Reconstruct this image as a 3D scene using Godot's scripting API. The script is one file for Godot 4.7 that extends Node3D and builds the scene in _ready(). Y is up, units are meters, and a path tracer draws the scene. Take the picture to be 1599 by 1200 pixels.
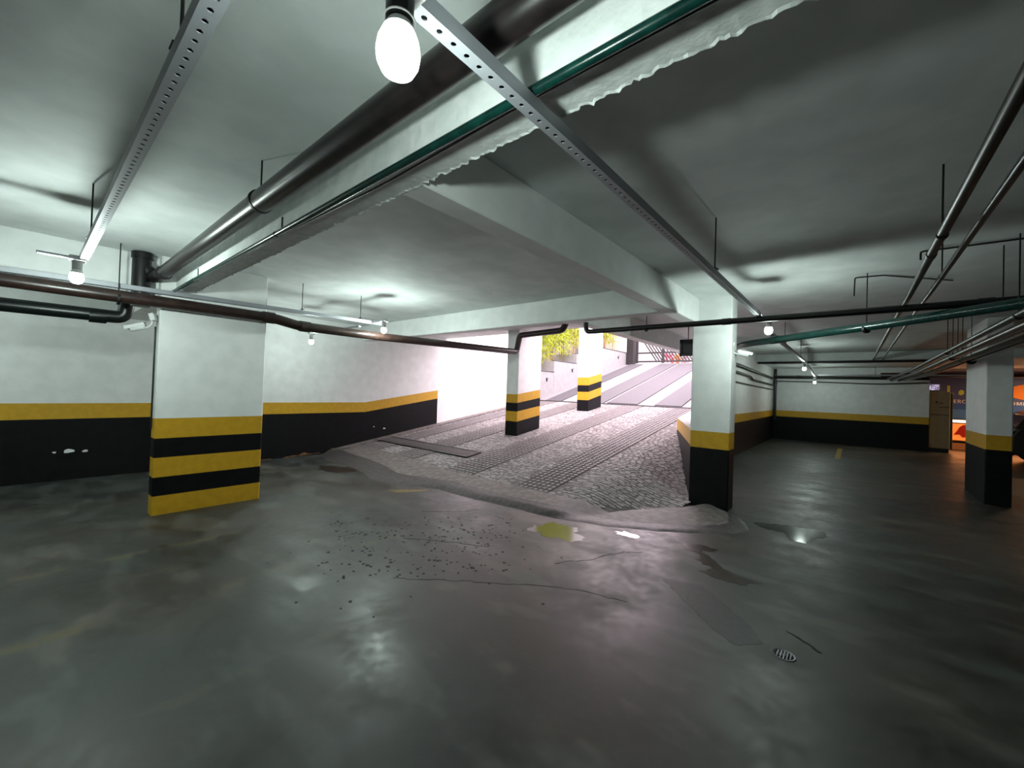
extends Node3D

# ---------------------------------------------------------------- key sizes (metres)
const CEIL := 3.02          # underside of the slab
const BEAM := 2.66          # underside of the beams
const WALL_L := -9.15       # face of the long left wall
const RS := 0.15            # slope of the lower ramp
const RZ := -4.1            # where the lower ramp leaves the floor
const RE := -12.2           # drain line where the steep ramp begins
const RS2 := 0.25           # slope of the upper ramp
const RT := -19.8           # crest of the ramp
const LAMP := 1.8           # energy of one bulb
const COOL := Color(0.925, 1.0, 0.97)

var M := {}
var taken := {}
var rng := RandomNumberGenerator.new()

func _ready() -> void:
	rng.seed = 7
	sky_and_camera()
	materials()
	floor_and_walls()
	ceiling_and_beams()
	ramp()
	columns()
	outside()
	lamps()
	channels()
	pipes()
	fittings()
	far_shop()
	floor_marks()

# ================================================================= camera, sky
func sky_and_camera() -> void:
	var cam := Camera3D.new()
	cam.name = "camera"
	cam.fov = 86.708
	cam.near = 0.02
	cam.far = 300.0
	cam.position = Vector3(0, 1.6, 0)
	cam.basis = Basis(Vector3.UP, deg_to_rad(39.983)) * Basis(Vector3.RIGHT, deg_to_rad(0.77)) * Basis(Vector3.BACK, deg_to_rad(1.902))
	add_child(cam)
	cam.current = true
	var sky_mat := ProceduralSkyMaterial.new()
	sky_mat.sky_top_color = Color(0.98, 0.895, 0.94)
	sky_mat.sky_horizon_color = Color(1.0, 0.925, 0.95)
	sky_mat.sky_curve = 0.2
	sky_mat.ground_bottom_color = Color(0.62, 0.6, 0.6)
	sky_mat.ground_horizon_color = Color(0.8, 0.78, 0.78)
	sky_mat.energy_multiplier = 9.0
	var sky := Sky.new()
	sky.sky_material = sky_mat
	var env := Environment.new()
	env.background_mode = Environment.BG_SKY
	env.sky = sky
	env.tonemap_mode = Environment.TONE_MAPPER_LINEAR
	env.tonemap_exposure = 1.0
	env.sdfgi_enabled = true
	env.ssao_enabled = true
	env.ssil_enabled = true
	var we := WorldEnvironment.new()
	we.name = "environment"
	we.environment = env
	add_child(we)

# ================================================================= helpers: nodes
func numbered(called: String) -> String:
	if not taken.has(called):
		taken[called] = 0
		return called
	taken[called] += 1
	return "%s_%03d" % [called, taken[called]]

func tag(o: Node, label: String, category: String, group := "", kind := "") -> Node:
	if label: o.set_meta("label", label)
	if category: o.set_meta("category", category)
	if group: o.set_meta("group", group)
	if kind: o.set_meta("kind", kind)
	return o

func thing(called: String, label: String, category: String, at := Vector3.ZERO, group := "", kind := "") -> Node3D:
	var o := Node3D.new()
	o.name = numbered(called)
	add_child(o)
	o.position = at
	tag(o, label, category, group, kind)
	return o

func obj(called: String, mesh: Mesh, mat: Material, parent: Node = null) -> MeshInstance3D:
	var o := MeshInstance3D.new()
	o.mesh = mesh
	o.material_override = mat
	o.cast_shadow = GeometryInstance3D.SHADOW_CASTING_SETTING_ON
	if parent == null:
		o.name = numbered(called)
		add_child(o)
	else:
		o.name = called
		parent.add_child(o, true)
	return o

func struct(called: String, mesh: Mesh, mat: Material, label := "", category := "") -> MeshInstance3D:
	var o := obj(called, mesh, mat)
	tag(o, label, category, "", "structure")
	return o

# ================================================================= helpers: shapes
func mb() -> SurfaceTool:
	var st := SurfaceTool.new()
	st.begin(Mesh.PRIMITIVE_TRIANGLES)
	return st

func done(st: SurfaceTool) -> ArrayMesh:
	st.generate_normals()
	return st.commit()

# triangle that shows its front away from the point c
func tri(st: SurfaceTool, a: Vector3, b: Vector3, d: Vector3, c: Vector3) -> void:
	var n := (b - a).cross(d - a)
	if n.dot((a + b + d) / 3.0 - c) > 0.0:
		st.add_vertex(a); st.add_vertex(d); st.add_vertex(b)
	else:
		st.add_vertex(a); st.add_vertex(b); st.add_vertex(d)

func quad(st: SurfaceTool, a: Vector3, b: Vector3, c: Vector3, d: Vector3, inside: Vector3) -> void:
	tri(st, a, b, c, inside)
	tri(st, a, c, d, inside)

func box(st: SurfaceTool, c: Vector3, s: Vector3, bv := 0.0, basis := Basis.IDENTITY) -> void:
	st.set_smooth_group(-1)
	var h := s * 0.5
	var v := {}
	for sx in [-1, 1]:
		for sy in [-1, 1]:
			for sz in [-1, 1]:
				var k := Vector3i(sx, sy, sz)
				v[[k, 0]] = c + basis * Vector3(sx * h.x, sy * (h.y - bv), sz * (h.z - bv))
				v[[k, 1]] = c + basis * Vector3(sx * (h.x - bv), sy * h.y, sz * (h.z - bv))
				v[[k, 2]] = c + basis * Vector3(sx * (h.x - bv), sy * (h.y - bv), sz * h.z)
	for ax in 3:
		var u := (ax + 1) % 3
		var w := (ax + 2) % 3
		for s0 in [-1, 1]:
			var q := []
			for p in [[-1, -1], [1, -1], [1, 1], [-1, 1]]:
				var k := Vector3i.ZERO
				k[ax] = s0; k[u] = p[0]; k[w] = p[1]
				q.append(v[[k, ax]])
			quad(st, q[0], q[1], q[2], q[3], c)
	if bv > 0.0:
		for ax in 3:
			var u := (ax + 1) % 3
			var w := (ax + 2) % 3
			for su in [-1, 1]:
				for sw in [-1, 1]:
					var k0 := Vector3i.ZERO
					k0[u] = su; k0[w] = sw
					var k1 := k0
					k0[ax] = -1; k1[ax] = 1
					quad(st, v[[k0, u]], v[[k1, u]], v[[k1, w]], v[[k0, w]], c)
		for sx in [-1, 1]:
			for sy in [-1, 1]:
				for sz in [-1, 1]:
					var k := Vector3i(sx, sy, sz)
					tri(st, v[[k, 0]], v[[k, 1]], v[[k, 2]], c)

func box_mesh(s: Vector3, bv := 0.0) -> ArrayMesh:
	var st := mb()
	box(st, Vector3.ZERO, s, bv)
	return done(st)

# box between two corners
func span(a: Vector3, b: Vector3, bv := 0.0) -> ArrayMesh:
	var st := mb()
	box(st, (a + b) * 0.5, (b - a).abs(), bv)
	return done(st)

func tube(st: SurfaceTool, pts: Array, r: float, n := 12, caps := true) -> void:
	st.set_smooth_group(0)
	var rings := []
	var up := Vector3.UP
	var d0: Vector3 = (pts[1] - pts[0]).normalized()
	if absf(d0.dot(up)) > 0.95: up = Vector3.RIGHT
	var side := d0.cross(up).normalized()
	for i in pts.size():
		var d: Vector3
		if i == 0: d = pts[1] - pts[0]
		elif i == pts.size() - 1: d = pts[i] - pts[i - 1]
		else: d = (pts[i + 1] - pts[i]).normalized() + (pts[i] - pts[i - 1]).normalized()
		d = d.normalized()
		side = (side - d * side.dot(d)).normalized()
		var u := side.cross(d)
		var ring := []
		for k in n:
			var a := TAU * k / n
			ring.append(pts[i] + (side * cos(a) + u * sin(a)) * r)
		rings.append(ring)
	for i in pts.size() - 1:
		var c: Vector3 = (pts[i] + pts[i + 1]) * 0.5
		for k in n:
			var k2 := (k + 1) % n
			quad(st, rings[i][k], rings[i][k2], rings[i + 1][k2], rings[i + 1][k], c)
	if caps:
		st.set_smooth_group(1)
		for e in [[0, 1], [pts.size() - 1, pts.size() - 2]]:
			for k in n:
				tri(st, pts[e[0]], rings[e[0]][k], rings[e[0]][(k + 1) % n], pts[e[1]])

func tube_mesh(pts: Array, r: float, n := 12) -> ArrayMesh:
	var st := mb()
	tube(st, pts, r, n)
	return done(st)

# rounds the corners of a path of points
func rounded(pts: Array, r: float, steps := 5) -> Array:
	var out := [pts[0]]
	for i in range(1, pts.size() - 1):
		var a: Vector3 = pts[i] + (pts[i - 1] - pts[i]).normalized() * r
		var b: Vector3 = pts[i] + (pts[i + 1] - pts[i]).normalized() * r
		for k in steps + 1:
			var t := float(k) / steps
			out.append(a.lerp(pts[i], t).lerp(pts[i].lerp(b, t), t))
	out.append(pts[-1])
	return out

func lathe(st: SurfaceTool, prof: Array, c := Vector3.ZERO, n := 20, basis := Basis.IDENTITY, smooth := true) -> void:
	st.set_smooth_group(0 if smooth else -1)
	var mid := 0.0
	for p in prof: mid += p.y
	mid /= prof.size()
	for i in prof.size() - 1:
		var p0: Vector2 = prof[i]
		var p1: Vector2 = prof[i + 1]
		for k in n:
			var a := TAU * k / n
			var b := TAU * (k + 1) / n
			var q := [Vector3(p0.x * cos(a), p0.y, p0.x * sin(a)), Vector3(p0.x * cos(b), p0.y, p0.x * sin(b)), Vector3(p1.x * cos(b), p1.y, p1.x * sin(b)), Vector3(p1.x * cos(a), p1.y, p1.x * sin(a))]
			var inside := Vector3(0, mid, 0)
			for j in 4: q[j] = c + basis * q[j]
			inside = c + basis * inside
			if p0.x > 1e-6: tri(st, q[0], q[1], q[2], inside)
			if p1.x > 1e-6: tri(st, q[0], q[2], q[3], inside)

func lathe_mesh(prof: Array, n := 20, basis := Basis.IDENTITY, smooth := true) -> ArrayMesh:
	var st := mb()
	lathe(st, prof, Vector3.ZERO, n, basis, smooth)
	return done(st)

# plan polygon (x, z) with a height for the top and the bottom of every point
func slab(st: SurfaceTool, poly: PackedVector2Array, top: Callable, bottom: Callable) -> void:
	st.set_smooth_group(-1)
	var idx := Geometry2D.triangulate_polygon(poly)
	var T := func(p: Vector2) -> Vector3: return Vector3(p.x, top.call(p.x, p.y), p.y)
	var B := func(p: Vector2) -> Vector3: return Vector3(p.x, bottom.call(p.x, p.y), p.y)
	for i in range(0, idx.size(), 3):
		var a := poly[idx[i]]
		var b := poly[idx[i + 1]]
		var c := poly[idx[i + 2]]
		var low: Vector3 = (T.call(a) + T.call(b) + T.call(c)) / 3.0 - Vector3(0, 1, 0)
		tri(st, T.call(a), T.call(b), T.call(c), low)
		tri(st, B.call(a), B.call(b), B.call(c), (B.call(a) + B.call(b) + B.call(c)) / 3.0 + Vector3(0, 1, 0))
	var turn := 1.0
	if Geometry2D.is_polygon_clockwise(poly): turn = -1.0
	for i in poly.size():
		var a := poly[i]
		var b := poly[(i + 1) % poly.size()]
		var e := b - a
		var inward := Vector2(-e.y, e.x) * turn
		var m: Vector3 = (T.call(a) + B.call(b)) * 0.5 + Vector3(inward.x, 0, inward.y)
		quad(st, T.call(a), T.call(b), B.call(b), B.call(a), m)

func slab_mesh(poly: Array, top: Callable, bottom: Callable) -> ArrayMesh:
	var st := mb()
	slab(st, PackedVector2Array(poly), top, bottom)
	return done(st)

# closed outline (z, y) pushed out along x from x0 to x1
func plate_x(poly: Array, x0: float, x1: float) -> ArrayMesh:
	var st := mb()
	st.set_smooth_group(-1)
	var pp := PackedVector2Array(poly)
	var idx := Geometry2D.triangulate_polygon(pp)
	var mid := (x0 + x1) * 0.5
	for x in [x0, x1]:
		for i in range(0, idx.size(), 3):
			var q := []
			for j in 3: q.append(Vector3(x, pp[idx[i + j]].y, pp[idx[i + j]].x))
			tri(st, q[0], q[1], q[2], Vector3(mid, q[0].y, q[0].z))
	var turn := -1.0 if Geometry2D.is_polygon_clockwise(pp) else 1.0
	for i in pp.size():
		var a := pp[i]
		var b := pp[(i + 1) % pp.size()]
		var e := (b - a)
		var inn := Vector2(-e.y, e.x) * turn
		var m := (a + b) * 0.5 + inn
		quad(st, Vector3(x0, a.y, a.x), Vector3(x1, a.y, a.x), Vector3(x1, b.y, b.x), Vector3(x0, b.y, b.x), Vector3(mid, m.y, m.x))
	return done(st)

# ================================================================= materials
func noise_tex(sd: int, freq: float, stops: Array, size := 512, normal := 0.0, octaves := 5) -> NoiseTexture2D:
	var n := FastNoiseLite.new()
	n.seed = sd
	n.noise_type = FastNoiseLite.TYPE_SIMPLEX_SMOOTH
	n.frequency = freq
	n.fractal_octaves = octaves
	var t := NoiseTexture2D.new()
	t.width = size
	t.height = size
	t.seamless = true
	t.noise = n
	if normal > 0.0:
		t.as_normal_map = true
		t.bump_strength = normal
	else:
		var g := Gradient.new()
		var off := PackedFloat32Array()
		var col := PackedColorArray()
		for s in stops:
			off.append(s[0]); col.append(s[1])
		g.offsets = off
		g.colors = col
		t.color_ramp = g
	return t

func mat(albedo: Color, rough := 0.6, metal := 0.0) -> StandardMaterial3D:
	var m := StandardMaterial3D.new()
	m.albedo_color = albedo
	m.roughness = rough
	m.metallic = metal
	return m

# plain colour with cloudy variation and a fine grain, fixed to the world
func mottled(a: Color, b: Color, rough: float, scale := 0.5, sd := 1, bump := 0.0, bump_scale := 6.0) -> StandardMaterial3D:
	var m := mat(Color.WHITE, rough)
	m.albedo_texture = noise_tex(sd, 0.012, [[0.25, a], [0.5, a.lerp(b, 0.5)], [0.75, b]])
	m.uv1_triplanar = true
	m.uv1_world_triplanar = true
	m.uv1_scale = Vector3.ONE * scale
	if bump > 0.0:
		m.normal_enabled = true
		m.normal_scale = bump
		m.normal_texture = noise_tex(sd + 50, 0.03, [], 512, 4.0)
	return m

func materials() -> void:
	M.white = mottled(Color(0.87, 0.88, 0.875), Color(0.90, 0.91, 0.905), 0.62, 0.5, 3, 0.06)
	M.ceiling = mottled(Color(0.80, 0.82, 0.815), Color(0.85, 0.865, 0.86), 0.75, 0.35, 5, 0.06)
	M.plaster = mottled(Color(0.84, 0.86, 0.85), Color(0.90, 0.91, 0.905), 0.8, 0.9, 6, 0.35)
	M.yellow = mottled(Color(0.745, 0.575, 0.09), Color(0.785, 0.605, 0.11), 0.45, 1.3, 7, 0.06)
	M.black = mottled(Color(0.042, 0.044, 0.054), Color(0.062, 0.063, 0.074), 0.5, 0.9, 8, 0.08)
	M.black.metallic_specular = 0.3
	M.concrete = mottled(Color(0.42, 0.40, 0.38), Color(0.60, 0.57, 0.54), 0.6, 0.9, 9, 0.5)
	M.dark_concrete = mottled(Color(0.22, 0.21, 0.21), Color(0.32, 0.305, 0.30), 0.5, 1.4, 10, 0.3)
	M.pale_concrete = mottled(Color(0.36, 0.34, 0.33), Color(0.48, 0.455, 0.44), 0.6, 1.0, 11, 0.2)
	M.bed = mottled(Color(0.36, 0.345, 0.34), Color(0.46, 0.44, 0.43), 0.85, 1.5, 12, 0.6)
	M.stones = []
	for i in 5:
		var v := 0.45 + 0.03 * i
		M.stones.append(mottled(Color(v, v * 0.97, v * 0.96), Color(v + 0.10, v + 0.088, v + 0.085), 0.75, 3.0 + i * 0.3, 20 + i, 0.4))
	M.rust = mottled(Color(0.34, 0.22, 0.12), Color(0.50, 0.36, 0.20), 0.8, 3.0, 33)
	M.strip_bed = mat(Color(0.10, 0.10, 0.10), 0.8)
	M.tread = mottled(Color(0.40, 0.385, 0.385), Color(0.52, 0.50, 0.50), 0.65, 2.5, 30, 0.5)
	M.far_pave = mottled(Color(0.47, 0.46, 0.465), Color(0.53, 0.52, 0.525), 0.75, 2.0, 31, 0.6)
	M.far_strip = mottled(Color(0.265, 0.26, 0.28), Color(0.305, 0.30, 0.32), 0.7, 2.0, 32, 0.3)
	M.galv = mat(Color(0.60, 0.61, 0.63), 0.5, 0.35)
	M.steel = mat(Color(0.30, 0.30, 0.30), 0.45, 0.8)
	M.rod = mat(Color(0.10, 0.10, 0.10), 0.5, 0.6)
	M.pipe_dark = mottled(Color(0.075, 0.062, 0.066), Color(0.13, 0.105, 0.105), 0.30, 1.5, 41)
	M.pipe_brown = mottled(Color(0.125, 0.085, 0.075), Color(0.20, 0.135, 0.115), 0.33, 1.5, 42)
	M.pipe_green = mottled(Color(0.02, 0.135, 0.12), Color(0.035, 0.20, 0.175), 0.22, 1.5, 43)
	M.pipe_teal = mottled(Color(0.035, 0.07, 0.068), Color(0.06, 0.10, 0.095), 0.35, 1.5, 44)
	M.pipe_black = mottled(Color(0.022, 0.026, 0.027), Color(0.045, 0.05, 0.05), 0.40, 1.5, 45)
	M.pipe_red = mottled(Color(0.18, 0.045, 0.05), Color(0.26, 0.07, 0.07), 0.4, 1.5, 46)
	M.pipe_grey = mat(Color(0.12, 0.122, 0.12), 0.35, 0.1)
	M.plastic = mat(Color(0.85, 0.86, 0.85), 0.4)
	M.dark_plastic = mat(Color(0.03, 0.03, 0.033), 0.35)
	M.lens = mat(Color(0.01, 0.01, 0.012), 0.08)
	M.bulb = mat(Color(1, 1, 1), 0.3)
	M.bulb.emission_enabled = true
	M.bulb.emission = Color(0.95, 1.0, 0.97)
	M.bulb.emission_energy_multiplier = 12.0
	M.water = mat(Color(0.05, 0.048, 0.043), 0.13)
	M.damp = mottled(Color(0.15, 0.12, 0.10), Color(0.20, 0.165, 0.135), 0.30, 2.0, 47)
	M.oil = mat(Color(0.028, 0.028, 0.026), 0.10)
	M.speck = mat(Color(0.045, 0.042, 0.04), 0.75)
	M.worn_yellow = mottled(Color(0.34, 0.31, 0.20), Color(0.55, 0.46, 0.20), 0.5, 4.0, 48)
	M.soil = mottled(Color(0.22, 0.16, 0.11), Color(0.32, 0.24, 0.17), 0.95, 2.0, 49)
	M.leaf = mat(Color(0.60, 0.66, 0.20), 0.6)
	M.leaf.backlight_enabled = true
	M.leaf.backlight = Color(0.62, 0.66, 0.16)
	M.culm = mat(Color(0.50, 0.48, 0.22), 0.5)
	M.dry = mat(Color(0.55, 0.38, 0.20), 0.8)
	M.cream = mottled(Color(0.56, 0.545, 0.47), Color(0.64, 0.62, 0.54), 0.8, 0.6, 50)
	M.planter = mottled(Color(0.54, 0.545, 0.545), Color(0.565, 0.57, 0.57), 0.7, 0.6, 51)
	M.gate = mat(Color(0.16, 0.155, 0.165), 0.5, 0.2)

# ================================================================= floor, walls
func floor_image(kind: int, w: int, h: int, x0: float, z0: float, sx: float, sz: float) -> ImageTexture:
	var big := FastNoiseLite.new()
	big.seed = 11; big.frequency = 0.45; big.fractal_octaves = 4
	var mid := FastNoiseLite.new()
	mid.seed = 12; mid.frequency = 2.2; mid.fractal_octaves = 4
	var fine := FastNoiseLite.new()
	fine.seed = 13; fine.frequency = 11.0; fine.fractal_octaves = 3
	var data := PackedByteArray()
	data.resize(w * h * 3)
	var at := 0
	for j in h:
		var z := z0 + sz * (j + 0.5) / h
		for i in w:
			var x := x0 + sx * (i + 0.5) / w
			var b := big.get_noise_2d(x, z)
			var m := mid.get_noise_2d(x * 0.7, z)
			var f := fine.get_noise_2d(x, z)
			if kind == 0:
				var v := 0.195 + 0.065 * b + 0.06 * m + 0.035 * f
				v += 0.07 * smoothstep(0.12, 0.45, mid.get_noise_2d(x * 0.35 + 70.0, z * 0.9 + 31.0))
				var warm := clampf(0.5 + 1.6 * big.get_noise_2d(x + 40.0, z - 17.0), 0.0, 1.0)
				var c := Color(v * lerpf(0.93, 1.06, warm), v * lerpf(1.02, 1.0, warm), v * lerpf(0.98, 0.90, warm))
				# worn parking lines: old paint left in patches
				for ln in [[-3.72, 0.075, 1.2, -2.6, 0.75], [-4.95, 0.06, 0.6, -1.6, 0.6], [-4.38, 0.05, 0.2, -1.5, 0.5], [-2.55, 0.05, 0.8, -1.9, 0.3]]:
					if z < ln[2] and z > ln[3]:
						var off: float = absf(x - ln[0] - 0.03 * m)
						var k: float = clampf((ln[1] - off) / 0.05 + 0.2, 0.0, 1.0) * clampf(0.45 + 1.7 * m + 0.9 * f, 0.0, 1.0) * ln[4]
						c = c.lerp(Color(0.36, 0.33, 0.21), k)
				data[at] = int(clampf(c.r, 0, 1) * 255.0)
				data[at + 1] = int(clampf(c.g, 0, 1) * 255.0)
				data[at + 2] = int(clampf(c.b, 0, 1) * 255.0)
			else:
				var r := 0.47 + 0.14 * m + 0.10 * b + 0.09 * f
				var q := int(clampf(r, 0.30, 0.8) * 255.0)
				data[at] = q; data[at + 1] = q; data[at + 2] = q
			at += 3
	var img := Image.create_from_data(w, h, false, Image.FORMAT_RGB8, data)
	img.generate_mipmaps()
	return ImageTexture.create_from_image(img)

func floor_and_walls() -> void:
	var x0 := -9.35
	var x1 := 7.0
	var z0 := -21.5
	var z1 := 6.0
	var fm := mat(Color.WHITE, 1.0)
	fm.albedo_texture = floor_image(0, 900, 1300, x0, z0, x1 - x0, z1 - z0)
	fm.roughness_texture = floor_image(1, 700, 1000, x0, z0, x1 - x0, z1 - z0)
	fm.roughness_texture_channel = BaseMaterial3D.TEXTURE_CHANNEL_RED
	fm.metallic_specular = 0.5
	M.floor = fm
	var st := mb()
	st.set_smooth_group(-1)
	var q := [Vector3(x0, 0, z0), Vector3(x1, 0, z0), Vector3(x1, 0, z1), Vector3(x0, 0, z1)]
	var uv := [Vector2(0, 0), Vector2(1, 0), Vector2(1, 1), Vector2(0, 1)]
	for k in [0, 1, 2, 0, 2, 3]:
		st.set_uv(uv[k]); st.set_normal(Vector3.UP); st.add_vertex(q[k])
	for s in [[0, 1], [1, 2], [2, 3], [3, 0]]:
		var a: Vector3 = q[s[0]]
		var b: Vector3 = q[s[1]]
		var dn := Vector3(0, -0.2, 0)
		var nn := Vector3((b - a).z, 0, -(b - a).x).normalized()
		for v in [[a, 0], [b, 0], [b + dn, 0], [a, 0], [b + dn, 0], [a + dn, 0]]:
			st.set_uv(Vector2.ZERO); st.set_normal(nn); st.add_vertex(v[0])
	struct("floor", st.commit(), fm, "worn glossy grey concrete floor of the garage", "floor")

	# left wall: plain body, yellow line and black dado rising with the ramp
	var wl := thing("wall_left", "long white left wall with yellow line and black dado", "wall", Vector3.ZERO, "", "structure")
	obj("wall_body", span(Vector3(WALL_L - 0.2, -0.2, -11.5), Vector3(WALL_L, 3.6, 6.0)), M.white, wl)
	var lo := func(z: float) -> float: return maxf(0.0, RS * (RZ - z))
	var yb := func(z: float) -> float: return 0.93 + maxf(0.0, RS * (-5.34 - z))
	obj("yellow_band", plate_x([Vector2(6, 0.93), Vector2(-5.34, 0.93), Vector2(-7.6, yb.call(-7.6)), Vector2(-7.6, yb.call(-7.6) + 0.235), Vector2(-5.34, 1.167), Vector2(6, 1.167)], WALL_L, WALL_L + 0.004), M.yellow, wl)
	obj("black_dado", plate_x([Vector2(6, 0), Vector2(-7.6, 0), Vector2(-7.6, yb.call(-7.6)), Vector2(-5.34, 0.93), Vector2(6, 0.93)], WALL_L, WALL_L + 0.004), M.black, wl)
	# chips knocked out of the black paint
	for c in [[-0.45, 0.434, 0.045], [-0.62, 0.425, 0.028], [-0.30, 0.43, 0.018], [-5.9, 0.50, 0.03], [-5.6, 0.56, 0.02]]:
		var poly := []
		for k in 9:
			var a := TAU * k / 9
			var r: float = c[2] * rng.randf_range(0.6, 1.1)
			poly.append(Vector2(c[0] + r * 1.4 * cos(a), c[1] + r * 0.8 * sin(a)))
		obj("paint_chip", plate_x(poly, WALL_L + 0.004, WALL_L + 0.0055), M.plaster, wl)

	# rusty dirt creeping up the foot of the black paint
	for c in [[-2.6, -3.3, 0.05], [-3.5, -4.3, 0.09], [-4.45, -4.9, 0.07]]:
		var poly := [Vector2(c[0], 0.0 + lo.call(c[0])), Vector2(c[1], lo.call(c[1]))]
		for k in 13:
			var z := lerpf(c[1], c[0], k / 12.0)
			poly.append(Vector2(z, lo.call(z) + c[2] * (0.25 + 0.75 * rng.randf()) * sin(PI * (k + 0.6) / 13.2)))
		obj("rust_stain", plate_x(poly, WALL_L + 0.004, WALL_L + 0.006), M.rust, wl)

	# far wall at the back of the aisle
	var wb := thing("wall_back", "white back wall of the aisle with yellow line above black", "wall", Vector3.ZERO, "", "structure")
	obj("wall_body", span(Vector3(-2.85, -0.2, -19.35), Vector3(1.93, CEIL, -19.15)), M.white, wb)
	obj("yellow_band", span(Vector3(-2.45, 0.895, -19.15), Vector3(1.93, 1.13, -19.146)), M.yellow, wb)
	obj("black_dado", span(Vector3(-2.45, 0.0, -19.15), Vector3(1.93, 0.895, -19.146)), M.black, wb)

	# wall between the ramp and the aisle
	var wr := thing("wall_aisle", "short white aisle wall with yellow line beyond the pillar", "wall", Vector3.ZERO, "", "structure")
	obj("wall_body", span(Vector3(-2.85, -0.2, -19.15), Vector3(-2.45, CEIL, -10.6)), M.white, wr)
	obj("yellow_band", span(Vector3(-2.45, 0.895, -19.146), Vector3(-2.446, 1.13, -10.6)), M.yellow, wr)
	obj("black_dado", span(Vector3(-2.45, 0.0, -19.146), Vector3(-2.446, 0.895, -10.6)), M.black, wr)

	# low splayed wall from the pillar to the ramp
	var lw := thing("wall_splay", "low splayed wall with white sloping top beside the pillar", "wall", Vector3.ZERO, "", "structure")
	var plan := [Vector2(-1.84, -6.40), Vector2(-2.98, -9.31), Vector2(-2.98, -12.2), Vector2(-2.46, -12.2), Vector2(-2.46, -9.0), Vector2(-1.60, -6.66), Vector2(-1.60, -6.40)]
	var rise := func(_x: float, z: float) -> float: return 1.09 + RS * maxf(0.0, -9.31 - z)
	obj("wall_body", slab_mesh(plan, rise, func(_x, _z): return -0.1), M.white, lw)
	var a := Vector2(-1.84, -6.40)
	var b := Vector2(-2.98, -9.31)
	var out := Vector2((b - a).y, -(b - a).x).normalized() * 0.005
	obj("yellow_band", slab_mesh([a, b, b + out, a + out], func(_x, _z): return 1.09, func(_x, _z): return 0.85), M.yellow, lw)
	obj("black_dado", slab_mesh([a, b, b + out, a + out], func(_x, _z): return 0.85, func(_x, _z): return -0.05), M.black, lw)

	# the rest of the shell, out of sight
	struct("wall_right", span(Vector3(7.0, -0.2, -21.5), Vector3(7.2, CEIL + 0.2, 6.0)), M.white, "white side wall far to the right of the garage", "wall")
	struct("wall_front", span(Vector3(-9.35, -0.2, 6.0), Vector3(7.2, CEIL + 0.2, 6.2)), M.white, "white garage wall behind the place the picture was taken", "wall")
	struct("wall_shop", span(Vector3(1.73, -0.2, -21.7), Vector3(7.2, CEIL + 0.2, -21.3)), M.white, "wall behind the coloured mural at the far right", "wall")
	struct("wall_return", span(Vector3(1.73, -0.2, -21.3), Vector3(1.93, CEIL, -19.35)), M.white, "short wall return beside the tall beige cabinet", "wall")

# ================================================================= ceiling, beams
func ceiling_and_beams() -> void:
	var st := mb()
	box(st, Vector3((-9.35 + 7.2) * 0.5, CEIL + 0.15, (6.2 - 7.9) * 0.5), Vector3(16.55, 0.3, 14.1))
	box(st, Vector3((-3.38 + 7.2) * 0.5, CEIL + 0.15, (-7.9 - 21.7) * 0.5), Vector3(10.58, 0.3, 13.8))
	struct("ceiling", done(st), M.ceiling, "white painted concrete ceiling slab of the garage", "ceiling")
	# lowered soffit at the back of the aisle
	struct("ceiling_soffit", span(Vector3(-2.85, 2.78, -21.3), Vector3(7.0, CEIL, -15.5), 0.01), M.ceiling, "lower ceiling band across the back of the aisle", "ceiling")

	# beam over the left column: its far lower edge is ragged where the plaster broke
	var b1 := mb()
	b1.set_smooth_group(-1)
	var n := FastNoiseLite.new()
	n.seed = 5; n.frequency = 7.0; n.fractal_octaves = 5
	var prev := []
	var steps := 900
	for i in steps + 1:
		var x := lerpf(-6.18, 7.0, float(i) / steps)
		var j := n.get_noise_1d(x * 3.0)
		var k := n.get_noise_1d(x * 3.0 + 100.0)
		var near_j := n.get_noise_1d(x * 2.0 + 300.0)
		var row := [Vector3(x, CEIL, -1.105), Vector3(x, BEAM + 0.006, -1.105 + 0.003 * near_j), Vector3(x, BEAM, -1.113 + 0.006 * near_j), Vector3(x, BEAM + 0.002 * k, -1.285 - 0.022 * j), Vector3(x, BEAM - 0.004 + 0.010 * k, -1.296 - 0.022 * j), Vector3(x, BEAM + 0.02 + 0.01 * k, -1.298 - 0.014 * j), Vector3(x, BEAM + 0.05, -1.30), Vector3(x, CEIL, -1.30)]
		if i > 0:
			for q in row.size() - 1:
				quad(b1, prev[q], prev[q + 1], row[q + 1], row[q], Vector3(x, 2.8, -1.2))
		prev = row
	tag(obj("ceiling_beam", done(b1), M.plaster), "white beam with ragged lower edge and green pipe beside it", "beam")
	tag(obj("ceiling_beam", span(Vector3(-9.15, 2.55, -1.30), Vector3(-6.38, CEIL, -0.98), 0.008), M.white), "short beam from the striped wide column to the left wall", "beam")
	tag(obj("ceiling_beam", span(Vector3(-1.935, BEAM, -6.3), Vector3(-1.749, CEIL, -1.30), 0.008), M.white), "long white beam running back to the pillar by the ramp", "beam")
	tag(obj("ceiling_beam", span(Vector3(-9.15, BEAM, -5.38), Vector3(-1.935, CEIL, -5.19), 0.008), M.white), "white beam crossing above the foot of the ramp", "beam")
	tag(obj("ceiling_beam", span(Vector3(-3.38, BEAM, -12.2), Vector3(-3.17, CEIL, -5.38), 0.008), M.white), "dim beam along the right side of the ramp opening", "beam")
	tag(obj("ceiling_beam", span(Vector3(-6.52, 2.55, -0.97), Vector3(-6.30, CEIL, 6.0), 0.008), M.white), "white beam above the brown pipe at the left edge", "beam")

# ================================================================= ramp
func ramp_z0(x: float) -> float:
	return RZ - 1.9 * smoothstep(-3.0, -1.83, x)

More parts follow.
